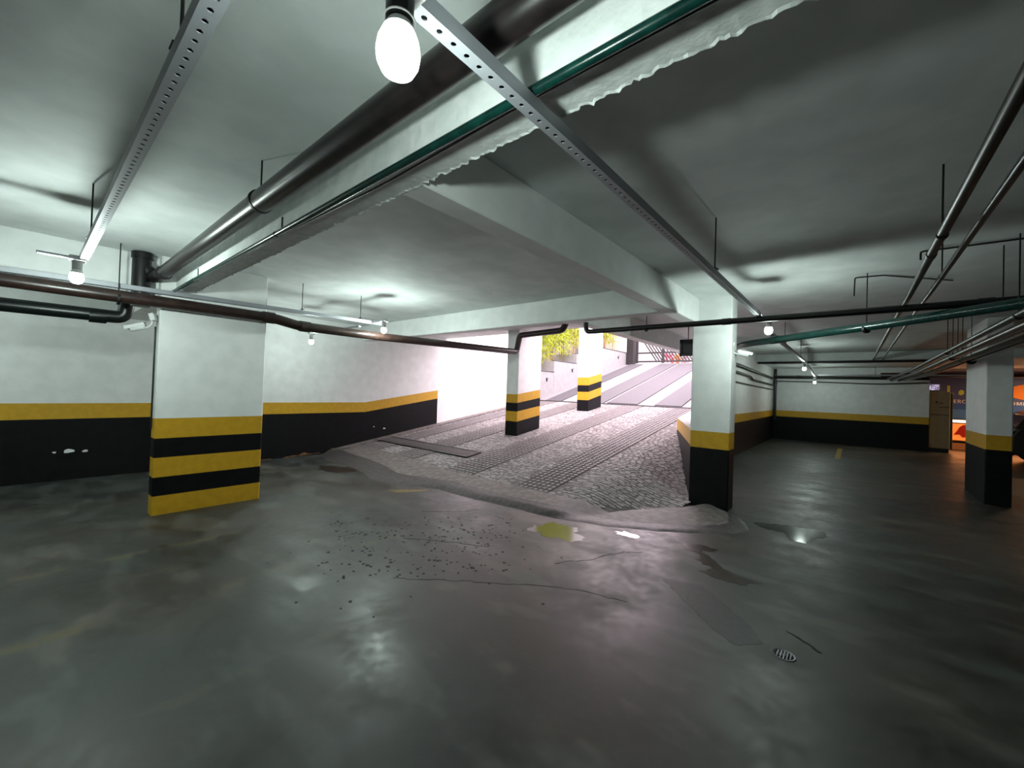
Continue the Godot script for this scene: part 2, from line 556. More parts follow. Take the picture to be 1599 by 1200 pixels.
func ramp_y(x: float, z: float) -> float:
	return RS * (ramp_z0(x) - z)

func ramp_basis(x: float, z: float) -> Basis:
	var e := 0.02
	var n := Vector3(-(ramp_y(x + e, z) - ramp_y(x - e, z)) / (2 * e), 1.0, RS).normalized()
	var xx := Vector3.RIGHT - n * n.x
	xx = xx.normalized()
	return Basis(xx, n, xx.cross(n))

func ramp_right(z: float) -> float:       # right limit of the ramp in plan
	if z > -6.4: return -1.84
	if z > -9.31: return lerpf(-1.86, -3.0, (-6.4 - z) / 2.91)
	return -3.0

func stone_mesh(sx: float, sz: float, h: float, r: RandomNumberGenerator) -> ArrayMesh:
	var st := mb()
	stone(st, Transform3D.IDENTITY, sx, sz, h, r)
	return done(st)

# an uneven little sett: rough outline, chamfered top
func stone(st: SurfaceTool, t: Transform3D, sx: float, sz: float, h: float, r: RandomNumberGenerator) -> void:
	st.set_smooth_group(-1)
	var base := []
	var top := []
	for k in 6:
		var a := TAU * (k + 0.5) / 6.0
		var p := Vector2(signf(cos(a)) * minf(1.0, absf(cos(a)) * 1.25), signf(sin(a)) * minf(1.0, absf(sin(a)) * 1.15))
		p *= r.randf_range(0.86, 1.04)
		base.append(t * Vector3(p.x * sx * 0.5, -0.008, p.y * sz * 0.5))
		top.append(t * Vector3(p.x * sx * 0.465, h * r.randf_range(0.55, 1.2), p.y * sz * 0.455))
	var c: Vector3 = t * Vector3(0, -0.05, 0)
	var mid: Vector3 = t * Vector3(0, h, 0)
	for k in 6:
		var k2 := (k + 1) % 6
		quad(st, base[k], base[k2], top[k2], top[k], c)
		tri(st, mid, top[k], top[k2], c)

func ramp() -> void:
	var r := RandomNumberGenerator.new()
	r.seed = 21
	var rp := thing("floor_ramp", "car ramp of rough setts with gridded wheel strips", "ramp", Vector3.ZERO, "", "structure")
	# bed
	var st := mb()
	st.set_smooth_group(0)
	var rows := 66
	var cols := 40
	var g := []
	for j in rows + 1:
		var z := lerpf(-4.86, RE, float(j) / rows)
		var line := []
		for i in cols + 1:
			var x := lerpf(WALL_L, ramp_right(z), float(i) / cols)
			line.append(Vector3(x, ramp_y(x, z) - 0.0015, z))
		g.append(line)
	for j in rows:
		for i in cols:
			quad(st, g[j][i], g[j][i + 1], g[j + 1][i + 1], g[j + 1][i], g[j][i] - Vector3(0, 5, 0))
	obj("bed", done(st), M.bed, rp)
	# cobble front edge follows the photograph: pulled back towards the pillar
	var front := func(x: float) -> float:
		if x < -5.6: return lerpf(-4.86, -5.05, clampf((-5.6 - x) / 1.6, 0, 1))
		if x > -2.7: return lerpf(-4.86, -6.1, clampf((x + 2.7) / 0.9, 0, 1))
		return -4.86
	# wheel strips: blocks in a grid
	var strips := [[-8.75, -8.12], [-7.42, -6.74], [-5.60, -4.93], [-4.00, -3.36]]
	var block := box_mesh(Vector3(0.072, 0.030, 0.078), 0.004)
	var slope := Basis(Vector3.RIGHT, atan(RS))
	var far_blocks := mb()
	var cand := []
	for s in strips:
		var nx := 7
		var dx: float = (s[1] - s[0]) / nx
		var nz := int((-front.call(s[0]) * -1.0 - RE) / 0.104)
		for k in nz:
			for i in nx:
				cand.append([s[0] + dx * (i + 0.5), front.call(s[0]) - 0.05 - 0.104 * k])
		var plan := []
		for k in 13: plan.append(Vector2(s[0] - 0.02, lerpf(front.call(s[0]), RE, k / 12.0)))
		for k in 13: plan.append(Vector2(s[1] + 0.02, lerpf(RE, front.call(s[0]), k / 12.0)))
		obj("strip_bed", slab_mesh(plan, func(x, zz): return ramp_y(x, zz) - 0.002, func(x, zz): return ramp_y(x, zz) - 0.03), M.strip_bed, rp)
	cand.sort_custom(func(p, q): return p[0] * p[0] + p[1] * p[1] < q[0] * q[0] + q[1] * q[1])
	for i in cand.size():
		var at := Vector3(cand[i][0], ramp_y(cand[i][0], cand[i][1]), cand[i][1])
		if i < 300:
			var o := obj("tread_block", block, M.tread, rp)
			o.transform = Transform3D(slope, at)
		else:
			box(far_blocks, at, Vector3(0.072, 0.030, 0.078), 0.0, slope)
	tag(obj("tread_grid", done(far_blocks), M.tread, rp), "", "", "", "stuff")
	# setts between the strips
	var shapes := []
	for i in 8: shapes.append(stone_mesh(r.randf_range(0.085, 0.125), r.randf_range(0.060, 0.074), 0.005, r))
	var spots := []
	var z := -4.86
	while z > RE + 0.05:
		var x := WALL_L + 0.26 + r.randf() * 0.1
		while x < ramp_right(z) - 0.02:
			var w := r.randf_range(0.085, 0.12)
			var cx := x + w * 0.5
			x += w
			var hit := false
			for s in strips:
				if cx > s[0] - 0.045 and cx < s[1] + 0.045: hit = true
			if hit or z > front.call(cx) : continue
			if z < -5.55 and z > -6.03 and cx < -5.7: continue
			spots.append([cx, z + r.randf_range(-0.012, 0.012), w])
		z -= 0.068
	spots.sort_custom(func(p, q): return p[0] * p[0] + p[1] * p[1] < q[0] * q[0] + q[1] * q[1])
	var far_stones := [mb(), mb(), mb()]
	for i in spots.size():
		var p: Array = spots[i]
		var at := Vector3(p[0], ramp_y(p[0], p[1]), p[1])
		var bs := ramp_basis(p[0], p[1]) * Basis(Vector3.UP, r.randf_range(-0.15, 0.15))
		if i < 300:
			var o := obj("sett", shapes[i % 8], M.stones[r.randi() % 5], rp)
			o.transform = Transform3D(bs * Basis(Vector3.UP, PI * (i % 2)), at)
		else:
			stone(far_stones[i % 3], Transform3D(bs, at), p[2] * 1.0, 0.067, 0.005, r)
	for i in 3:
		tag(obj("sett_field", done(far_stones[i]), M.stones[i * 2], rp), "", "", "", "stuff")
	# kerb along the left wall
	obj("kerb", slab_mesh([Vector2(WALL_L, -4.55), Vector2(WALL_L, -11.9), Vector2(WALL_L + 0.24, -11.9), Vector2(WALL_L + 0.24, -4.75)], func(x, zz): return ramp_y(x, zz) + 0.03, func(_x, _z): return -0.1), M.pale_concrete, rp)
	# drain line and its metal edge at the change of slope
	var yd := ramp_y(-6, RE)
	obj("drain_edge", span(Vector3(WALL_L, yd - 0.02, RE - 0.02), Vector3(-3.0, yd + 0.022, RE + 0.02), 0.004), M.steel, rp)
	obj("drain_edge", span(Vector3(WALL_L, yd - 0.03, RE - 0.22), Vector3(-3.0, yd + 0.03, RE - 0.18), 0.004), M.steel, rp)
	obj("drain_bed", span(Vector3(WALL_L, yd - 0.2, RE - 0.22), Vector3(-3.0, yd - 0.005, RE - 0.0)), M.pale_concrete, rp)

	# apron of smooth concrete between the floor and the setts
	var ap := thing("floor_apron", "curved concrete apron at the foot of the ramp", "apron", Vector3.ZERO, "", "structure")
	var low := [Vector2(-9.14, -4.25), Vector2(-8.4, -4.0), Vector2(-7.6, -4.05), Vector2(-6.8, -3.95), Vector2(-6.2, -3.72), Vector2(-5.75, -3.78), Vector2(-5.45, -3.92), Vector2(-5.0, -4.14), Vector2(-4.24, -4.16), Vector2(-3.6, -4.23), Vector2(-2.95, -4.26), Vector2(-2.28, -4.45), Vector2(-1.72, -4.75), Vector2(-1.32, -5.04), Vector2(-1.02, -5.32), Vector2(-0.90, -5.60), Vector2(-1.0, -5.92), Vector2(-1.22, -6.2)]
	var split := [Vector2(-9.14, -4.7), Vector2(-8.4, -4.6), Vector2(-7.6, -4.55), Vector2(-6.8, -4.45), Vector2(-6.2, -4.3), Vector2(-5.75, -4.35), Vector2(-5.45, -4.42), Vector2(-5.0, -4.52), Vector2(-4.24, -4.50), Vector2(-3.6, -4.52), Vector2(-2.95, -4.55), Vector2(-2.28, -4.76), Vector2(-1.78, -5.05), Vector2(-1.45, -5.32), Vector2(-1.24, -5.55), Vector2(-1.18, -5.75), Vector2(-1.22, -5.98), Vector2(-1.30, -6.2)]
	var up := []
	for p in split:
		up.append(Vector2(p.x if p.x < -2.6 else minf(-1.6, p.x - 0.25), front.call(p.x if p.x < -2.6 else p.x - 0.25) - 0.03))
	for i in range(11, up.size()):
		var t := float(i - 11) / (up.size() - 12)
		up[i] = Vector2(lerpf(-2.45, -1.55, t), lerpf(-5.0, -6.36, pow(t, 0.8)))
	var nz := FastNoiseLite.new()
	nz.seed = 3; nz.frequency = 3.0
	for part in [[low, split, "dark_edge", M.dark_concrete], [split, up, "smooth_band", M.pale_concrete]]:
		var s2 := mb()
		s2.set_smooth_group(0)
		var sub := 6
		var lines := []
		for v in 5:
			var ln := []
			for i in low.size() - 1:
				for k in sub:
					var t := float(k) / sub
					var a: Vector2 = part[0][i].lerp(part[0][i + 1], t)
					var b: Vector2 = part[1][i].lerp(part[1][i + 1], t)
					var p := a.lerp(b, v / 4.0)
					p.y += 0.035 * nz.get_noise_2d(p.x * 2.0, p.y * 2.0) * (1.0 if part[2] == "dark_edge" else 0.4)
					var yy := maxf(0.014, ramp_y(p.x, p.y) + 0.010) + 0.006 * nz.get_noise_2d(p.x * 1.5 + 9.0, p.y * 1.5)
					if part[2] == "dark_edge":
						if v == 0: yy = -0.01
						elif v == 1: yy = minf(yy, 0.016)
					ln.append(Vector3(p.x, yy, p.y))
			lines.append(ln)
		for v in 4:
			for i in lines[0].size() - 1:
				quad(s2, lines[v][i], lines[v][i + 1], lines[v + 1][i + 1], lines[v + 1][i], lines[v][i] - Vector3(0, 5, 0))
		obj(part[2], done(s2), part[3], ap)

	# steel grating over the channel across the ramp
	var gr := thing("drain_grate", "rusty steel drain grate laid across the ramp near the left wall", "grate")
	var gz := -5.79
	var frame := mb()
	var gb := Basis(Vector3.RIGHT, atan(RS))
	for dz in [-0.19, 0.19]:
		box(frame, Vector3(-7.48, ramp_y(-7.4, gz + dz) + 0.012, gz + dz), Vector3(3.36, 0.04, 0.03), 0.004, gb)
	for xx in [-9.14, -5.80]:
		box(frame, Vector3(xx, ramp_y(-7.4, gz) + 0.012, gz), Vector3(0.03, 0.04, 0.40), 0.004, gb)
	obj("frame", done(frame), M.steel, gr)
	var bar := box_mesh(Vector3(0.022, 0.03, 0.36), 0.003)
	for i in 84:
		var o := obj("bar", bar, M.dark_concrete, gr)
		o.transform = Transform3D(gb, Vector3(-9.10 + 0.0395 * i, ramp_y(-7.4, gz) + 0.010, gz))

# ================================================================= columns
# a column is a stack of painted lifts; cuts are heights at the near end, slope follows a ramp
func column(label: String, x0: float, x1: float, z0: float, z1: float, cuts: Array, mats: Array, names: Array, top: float, slope := 0.0, foot := -0.2) -> Node3D:
	var c := thing("column", label, "column", Vector3((x0 + x1) * 0.5, 0, (z0 + z1) * 0.5))
	var o := c.position
	var bv := 0.012
	var plan := [Vector2(x0 + bv, z0), Vector2(x1 - bv, z0), Vector2(x1, z0 + bv * signf(z1 - z0)), Vector2(x1, z1 - bv * signf(z1 - z0)), Vector2(x1 - bv, z1), Vector2(x0 + bv, z1), Vector2(x0, z1 - bv * signf(z1 - z0)), Vector2(x0, z0 + bv * signf(z1 - z0))]
	for i in plan.size(): plan[i] -= Vector2(o.x, o.z)
	var lev := [foot] + cuts + [top]
	for i in lev.size() - 1:
		var a: float = lev[i]
		var b: float = lev[i + 1]
		var zn := z0 - o.z
		var fa := func(_x: float, z: float) -> float: return a + (slope * (zn - z) if a > foot else 0.0)
		var fb := func(_x: float, z: float) -> float: return b + (slope * (zn - z) if b < top else 0.0)
		obj(names[i], slab_mesh(plan, fb, fa), mats[i], c)
	return c

func columns() -> void:
	var Y = M.yellow
	var K = M.black
	var W = M.white
	column("wide white column with three yellow and two black stripes", -6.385, -6.18, -0.97, -2.09, [0.222, 0.44, 0.668, 0.893, 1.127], [Y, K, Y, K, Y, W], ["yellow_stripe", "black_stripe", "yellow_stripe", "black_stripe", "yellow_stripe", "shaft"], CEIL)
	column("white pillar with one yellow band at the right edge of the ramp", -1.83, -1.31, -6.3, -6.62, [0.85, 1.09], [K, Y, W], ["black_stripe", "yellow_stripe", "shaft"], CEIL)
	column("white pillar with yellow band under the pipes at far right", 1.65, 1.94, -10.0, -11.5, [0.885, 1.123], [K, Y, W], ["black_stripe", "yellow_stripe", "shaft"], CEIL)
	column("striped column on the ramp nearer the garage, beside the left strip", -6.42, -6.06, -7.44, -8.36, [0.845, 1.083, 1.286, 1.492], [K, Y, K, Y, W], ["black_stripe", "yellow_stripe", "black_stripe", "yellow_stripe", "shaft"], CEIL, 0.14, 0.3)
	column("striped column farther up the ramp in front of the planters", -6.48, -6.10, -10.85, -11.68, [1.352, 1.60, 1.80, 2.043], [K, Y, K, Y, W], ["black_stripe", "yellow_stripe", "black_stripe", "yellow_stripe", "shaft"], 6.0, 0.2, 0.7)

# ================================================================= outside
func outside() -> void:
	var r := RandomNumberGenerator.new()
	r.seed = 31
	# steep upper ramp
	var up := thing("floor_upper_ramp", "steep sunlit upper ramp with grey wheel strips", "ramp", Vector3.ZERO, "", "structure")
	var y0 := ramp_y(-6, RE) + 0.0
	var uy := func(_x: float, z: float) -> float: return y0 + RS2 * (RE - 0.2 - z)
	var zt := RT
	obj("paving", slab_mesh([Vector2(WALL_L - 0.1, RE - 0.2), Vector2(-2.9, RE - 0.2), Vector2(-2.9, zt), Vector2(WALL_L - 0.1, zt)], uy, func(_x, _z): return 0.5), M.far_pave, up)
	for s in [[-8.75, -8.08, RE - 0.2], [-7.20, -6.42, RE - 0.2], [-6.30, -5.25, RE - 0.3], [-4.70, -3.9, RE - 0.3]]:
		obj("wheel_strip", slab_mesh([Vector2(s[0], s[2]), Vector2(s[1], s[2]), Vector2(s[1], zt + 0.02), Vector2(s[0], zt + 0.02)], func(x, z): return uy.call(x, z) + 0.03, func(x, z): return uy.call(x, z) - 0.1), M.far_strip, up)
	var yt: float = uy.call(0, zt)
	struct("floor_street", span(Vector3(-30, yt - 0.3, -70), Vector3(20, yt, zt)), M.far_pave, "pale street level beyond the gate", "street")
	# side wall of the upper ramp below the street, right
	struct("wall_ramp_right", span(Vector3(-2.98, 0.5, zt - 0.5), Vector3(-2.86, 2.62, -12.2)), M.white, "hidden white wall on the right of the upper ramp", "wall")
	# stepped white planters on the left
	var steps := [[-11.5, -13.5, 2.34], [-13.5, -15.2, 2.80], [-15.2, -17.2, 3.23], [-17.2, -20.2, 3.71]]
	var names := ["lowest white planter step on the left of the ramp", "second white planter step up the left of the ramp", "third white planter step behind the farther striped column", "highest white planter step next to the gate post"]
	for i in 4:
		var s: Array = steps[i]
		var p := thing("planter", names[i], "planter", Vector3(-9.55, 0, (s[0] + s[1]) * 0.5), "stepped planters beside the ramp")
		var hz: float = absf(s[1] - s[0]) * 0.5
		obj("front_wall", span(Vector3(0.28, 0.6, -hz), Vector3(0.40, s[2], hz), 0.01), M.planter, p)
		obj("back_wall", span(Vector3(-0.9, 0.6, -hz), Vector3(-0.8, s[2] + 0.05, hz), 0.01), M.planter, p)
		obj("end_wall", span(Vector3(-0.8, 0.6, hz - 0.10), Vector3(0.28, s[2], hz), 0.01), M.planter, p)
		obj("coping", span(Vector3(0.26, s[2], -hz), Vector3(0.42, s[2] + 0.03, hz), 0.006), M.far_strip, p)
		obj("soil", span(Vector3(-0.8, 0.6, -hz), Vector3(0.28, s[2] - 0.12, hz - 0.10)), M.soil, p)
		# small wall lamp / outlet on the front
		var wo := thing("wall_outlet", ["small dark outlet on the lowest planter wall", "small dark outlet on the second planter wall", "small dark outlet on the third planter wall", "small dark outlet on the highest planter wall"][i], "outlet", Vector3(-9.145, s[2] - 0.32, (s[0] + s[1]) * 0.5 - 0.5), "outlets on the planter walls")
		obj("body", box_mesh(Vector3(0.05, 0.12, 0.06), 0.01), M.dark_plastic, wo)
		obj("cap", span(Vector3(-0.025, 0.06, -0.05), Vector3(0.06, 0.075, 0.05), 0.004), M.dark_plastic, wo)
	# bamboo
	var spots := []
	for i in 11: spots.append(-11.95 - 0.75 * i + r.randf_range(-0.04, 0.04))
	for i in spots.size():
		var z: float = spots[i]
		var gy := 2.2
		for s in steps:
			if z < s[0]: gy = s[2] - 0.12
		var words := ["nearest", "second", "third", "fourth", "fifth", "sixth", "seventh", "eighth", "ninth", "tenth", "farthest"]
		var b := thing("bamboo", "yellow-green bamboo clump, %s along the planters" % words[i], "bamboo", Vector3(-9.75, gy, z), "bamboo clumps in the planters")
		for k in 7:
			var lean := Vector3(r.randf_range(-0.15, 0.2), 0, r.randf_range(-0.2, 0.2))
			var h := r.randf_range(1.6, 2.9)
			var base := Vector3(r.randf_range(-0.2, 0.2), 0, r.randf_range(-0.15, 0.15))
			obj("culm", tube_mesh([base, base + Vector3(0, h * 0.5, 0) + lean * 0.3, base + Vector3(0, h, 0) + lean], r.randf_range(0.006, 0.012), 6), M.culm if k % 3 else M.dry, b)
		var st := mb()
		st.set_smooth_group(-1)
		for k in 1100:
			var c := Vector3(r.randf_range(-0.3, 0.4), 0.5 + 2.3 * pow(r.randf(), 0.6), r.randf_range(-0.27, 0.27))
			var d := Vector3(r.randf_range(-1, 1), r.randf_range(-0.9, 0.3), r.randf_range(-1, 1)).normalized() * Vector3(1, 1, 0.35)
			var sd := d.cross(Vector3(r.randf_range(-1, 1), 1, r.randf_range(-1, 1))).normalized() * 0.026
			var l := r.randf_range(0.16, 0.30)
			tri(st, c, c + d * l * 0.4 + sd, c + d * l, c - Vector3(0, 9, 0))
			tri(st, c, c + d * l, c + d * l * 0.4 - sd, c - Vector3(0, 9, 0))
		tag(obj("foliage", done(st), M.leaf, b), "", "", "", "stuff")
	struct("wall_boundary", span(Vector3(-11.6, 0.5, -24.0), Vector3(-11.4, 7.5, -8.0)), M.cream, "pale boundary wall behind the bamboo", "wall")
	struct("wall_street", span(Vector3(-30, yt, -27.4), Vector3(8, 6.3, -27.0), 0.02), M.planter, "pale wall across the street behind the gate", "wall")
	# gate post and latticed gate
	var gp := thing("gate_post", "dark square gate post at the top of the ramp", "post", Vector3(-8.92, yt, -20.25))
	obj("shaft", span(Vector3(-0.20, 0, -0.15), Vector3(0.20, 1.6, 0.15), 0.02), M.gate, gp)
	obj("cap", span(Vector3(-0.23, 1.6, -0.18), Vector3(0.23, 1.66, 0.18), 0.02), M.gate, gp)
	var gt := thing("gate", "dark lattice gate with slanting bars at the top of the ramp", "gate", Vector3(-8.62, yt + 0.10, -20.25))
	for yy in [0.08, 0.52, 1.5]: obj("rail", span(Vector3(0, yy - 0.035, -0.03), Vector3(5.8, yy + 0.035, 0.03), 0.006), M.gate, gt)
	for xx in [0.02, 1.36, 2.9, 4.4, 5.78]: obj("stile", span(Vector3(xx - 0.06, 0, -0.035), Vector3(xx + 0.06, 1.5, 0.035), 0.006), M.gate, gt)
	var bar := box_mesh(Vector3(0.055, 1.72, 0.018), 0.004)
	for i in 40:
		var x := -0.45 + 0.145 * i
		if x < 0.0 or x > 4.9: continue
		var o := obj("slat", bar, M.gate, gt)
		o.transform = Transform3D(Basis(Vector3.BACK, deg_to_rad(34.0)), Vector3(x + 0.45, 0.78, 0))
	# flowering shrub seen through the gate
	var sh := thing("flowering_shrub", "blurred pink and orange flowering shrub behind the gate", "shrub", Vector3(-7.15, yt, -22.2))
	var cols := [mat(Color(0.85, 0.30, 0.42), 0.7), mat(Color(0.85, 0.50, 0.28), 0.7), mat(Color(0.62, 0.50, 0.52), 0.7)]
	for k in 3:
		var st := mb()
		for j in 26:
			var c := Vector3(-0.5 + 0.42 * k + r.randf_range(-0.2, 0.2), r.randf_range(0.25, 0.75), r.randf_range(-0.2, 0.2))
			box(st, c, Vector3.ONE * r.randf_range(0.05, 0.10), 0.015, Basis.from_euler(Vector3(r.randf() * 3, r.randf() * 3, 0)))
		tag(obj(["pink_bloom", "orange_bloom", "leafage"][k], done(st), cols[k], sh), "", "", "", "stuff")
	obj("stem", tube_mesh([Vector3(0, 0, 0), Vector3(0.02, 0.3, 0), Vector3(-0.03, 0.5, 0)], 0.03, 6), M.dry, sh)

# ================================================================= lamps
func bulb_lamp(label: String, at: Vector3, energy: float, arm: Array, big := false) -> Node3D:
	var l := thing("bulb_lamp", label, "lamp", at, "bare bulb lamps on the ceiling channels")
	var k := 1.1 if big else 1.0
	var prof := [Vector2(0.0, -0.060), Vector2(0.018, -0.058), Vector2(0.033, -0.048), Vector2(0.042, -0.030), Vector2(0.0445, -0.010), Vector2(0.041, 0.012), Vector2(0.033, 0.032), Vector2(0.024, 0.048), Vector2(0.018, 0.058)]
	for i in prof.size(): prof[i] *= k
	obj("bulb", lathe_mesh(prof, 20), M.bulb, l)
	obj("heat_sink", lathe_mesh([Vector2(0.0215, 0.062), Vector2(0.026, 0.057), Vector2(0.032, 0.046), Vector2(0.0385, 0.028), Vector2(0.0390, 0.026), Vector2(0.0370, 0.026)], 20), M.plastic, l)
	obj("socket", lathe_mesh([Vector2(0.0, 0.125), Vector2(0.030, 0.125), Vector2(0.032, 0.118), Vector2(0.030, 0.056), Vector2(0.024, 0.052), Vector2(0.0, 0.054)], 18), M.plastic if not big else M.pipe_grey, l)
	if big:
		var ring := []
		for i in 25: ring.append(Vector3(0.034 * cos(TAU * i / 24), 0.062, 0.034 * sin(TAU * i / 24)))
		obj("collar_ring", tube_mesh(ring, 0.0022, 6), M.plastic, l)
	obj("junction_box", span(Vector3(-0.05, 0.125, -0.05), Vector3(0.05, 0.165, 0.05), 0.006), M.plastic, l)
	if arm.size():
		obj("arm", span(arm[0], arm[1], 0.004), M.galv, l)
	var o := OmniLight3D.new()
	o.name = "light"
	o.light_color = COOL
	o.light_energy = energy
	o.light_size = 0.042
	o.omni_range = 30.0
	o.omni_attenuation = 2.0
	o.shadow_enabled = true
	o.position.y = -0.012
	l.add_child(o)
	return l

func lamps() -> void:
	bulb_lamp("big glowing bulb hanging nearest at the top of the picture", Vector3(-0.797, 2.36, -0.514), LAMP * 0.55, [], true)
	bulb_lamp("glowing bulb at the left end of the left perforated channel", Vector3(-4.86, 2.402, -0.236), LAMP, [Vector3(-0.02, 0.135, 0.05), Vector3(0.02, 0.155, 0.22)])
	bulb_lamp("small glowing bulb hanging near the white left wall", Vector3(-7.80, 2.38, -3.405), LAMP * 0.6, [Vector3(0.05, 0.14, -0.02), Vector3(1.72, 0.165, 0.02)])
	bulb_lamp("glowing bulb at the end of the channel over the brown pipe", Vector3(-5.70, 2.478, -3.60), LAMP, [Vector3(-0.40, 0.125, -0.02), Vector3(-0.05, 0.15, 0.02)])
	bulb_lamp("glowing bulb below the black pipe right of the ramp pillar", Vector3(-0.788, 2.418, -5.68), LAMP * 0.6, [Vector3(-0.09, 0.148, 0.02), Vector3(-0.05, 0.166, 0.24)])
	bulb_lamp("glowing bulb out of view left of the picture", Vector3(-7.6, 2.45, 1.7), LAMP, [Vector3(-0.02, 0.165, -0.02), Vector3(0.02, 0.57, 0.02)])
	bulb_lamp("upper of two far bulbs in the right aisle", Vector3(-0.985, 2.40, -13.0), LAMP * 0.5, [])
	bulb_lamp("lower of two far bulbs close to the back wall", Vector3(-1.02, 2.20, -17.40), LAMP * 0.35, [])

# ================================================================= perforated channels
# an upside-down C of folded steel: bottom web with a row of holes and two upstands
func channel(label: String, a: Vector3, b: Vector3, w: float, h: float, rods: Array, hole_from := 0.0, hole_to := 6.0) -> Node3D:
	var c := thing("perforated_channel", label, "channel", a, "perforated steel channels")
	var d := (b - a)
	var ln := d.length()
	var f := d.normalized()
	var s := f.cross(Vector3.UP).normalized()
	var bs := Basis(s, Vector3.UP, -f)     # local x across, y up, -z along
	var t := 0.003
	var st := mb()
	# web with square-cut holes along the middle: rails left and right, bridges between holes
	var hw := 0.013
	st.set_smooth_group(-1)
	box(st, bs * Vector3((hw + w * 0.5) * 0.5, 0, -ln * 0.5), Vector3(w * 0.5 - hw, t, ln), 0.0, bs)
	box(st, bs * Vector3(-(hw + w * 0.5) * 0.5, 0, -ln * 0.5), Vector3(w * 0.5 - hw, t, ln), 0.0, bs)
	var pitch := 0.05
	var n := int(ln / pitch)
	for i in n:
		var z0 := pitch * i
		if z0 < hole_from or z0 > hole_to:
			box(st, bs * Vector3(0, 0, -(z0 + pitch * 0.5)), Vector3(hw * 2.0, t, pitch), 0.0, bs)
			continue
		# plate with an octagonal hole
		var hr := 0.0075
		var ring := []
		var edge := []
		for k in 16:
			var an := TAU * k / 16
			ring.append(Vector3(hr * cos(an), -t * 0.5, hr * sin(an) * 1.15))
			var q := Vector2(cos(an), sin(an))
			var m := maxf(absf(q.x), absf(q.y))
			edge.append(Vector3(q.x / m * hw, -t * 0.5, q.y / m * pitch * 0.5))
		var o := Vector3(0, 0, -(z0 + pitch * 0.5))
		for k in 16:
			var k2 := (k + 1) % 16
			quad(st, bs * (ring[k] + o), bs * (ring[k2] + o), bs * (edge[k2] + o), bs * (edge[k] + o), bs * (o + Vector3(0, 1, 0)))
			quad(st, bs * (ring[k] + o), bs * (ring[k2] + o), bs * (ring[k2] + o + Vector3(0, t, 0)), bs * (ring[k] + o + Vector3(0, t, 0)), bs * (ring[k] * 2.0 + o))
	obj("web", done(st), M.galv, c)
	for sx in [-1, 1]:
		var up := mb()
		box(up, bs * Vector3(sx * (w * 0.5 - t * 0.5), h * 0.5, -ln * 0.5), Vector3(t, h, ln), 0.0, bs)
		box(up, bs * Vector3(sx * (w * 0.5 - 0.006), h - t * 0.5, -ln * 0.5), Vector3(0.010, t, ln), 0.0, bs)
		obj("side", done(up), M.galv, c)
	var lid := mb()
	box(lid, bs * Vector3(0, h + t * 0.5, -ln * 0.5), Vector3(w, t, ln), 0.0, bs)
	obj("lid", done(lid), M.galv, c)
	for r in rods:
		var p: Vector3 = f * r
		var rd := obj("hanger_rod", tube_mesh([p + Vector3(0, h - 0.01, 0), Vector3(p.x, CEIL - a.y + 0.01, p.z)], 0.005, 8), M.rod, c)
		var nut := mb()
		box(nut, p + Vector3(0, h + 0.02, 0), Vector3(0.05, 0.006, 0.05), 0.001)
		lathe(nut, [Vector2(0, 0.02), Vector2(0.010, 0.02), Vector2(0.010, 0.008), Vector2(0, 0.008)], p + Vector3(0, h + 0.015, 0), 6, Basis.IDENTITY, false)
		obj("nut", done(nut), M.rod, rd)
	return c

func channels() -> void:
	channel("perforated channel running from the nearest bulb to the ramp pillar", Vector3(-0.858, 2.545, 0.6), Vector3(-0.858, 2.545, -5.47), 0.047, 0.042, [0.5, 4.08])
	channel("perforated channel descending from top left to the left bulb", Vector3(0.4, 2.545, -0.272), Vector3(-4.88, 2.545, -0.272), 0.05, 0.045, [2.0, 4.73])
	channel("steel channel lying along the top of the brown pipe", Vector3(-6.06, 2.525, 0.9), Vector3(-6.06, 2.60, -3.80), 0.05, 0.045, [3.4, 4.3], 9.0, 9.0)
	channel("thin channel carrying the far bulb in the right aisle", Vector3(-0.985, 2.57, -7.5), Vector3(-0.985, 2.57, -13.1), 0.05, 0.045, [1.5, 4.5], 9.0, 9.0)
	channel("thin channel between the two far bulbs", Vector3(-0.985, 2.56, -13.2), Vector3(-1.02, 2.38, -17.5), 0.05, 0.045, [1.0], 9.0, 9.0)
	channel("cross channel near the back wall above the pipes", Vector3(-0.95, 2.44, -17.9), Vector3(3.4, 2.44, -17.9), 0.05, 0.045, [1.5], 9.0, 9.0)

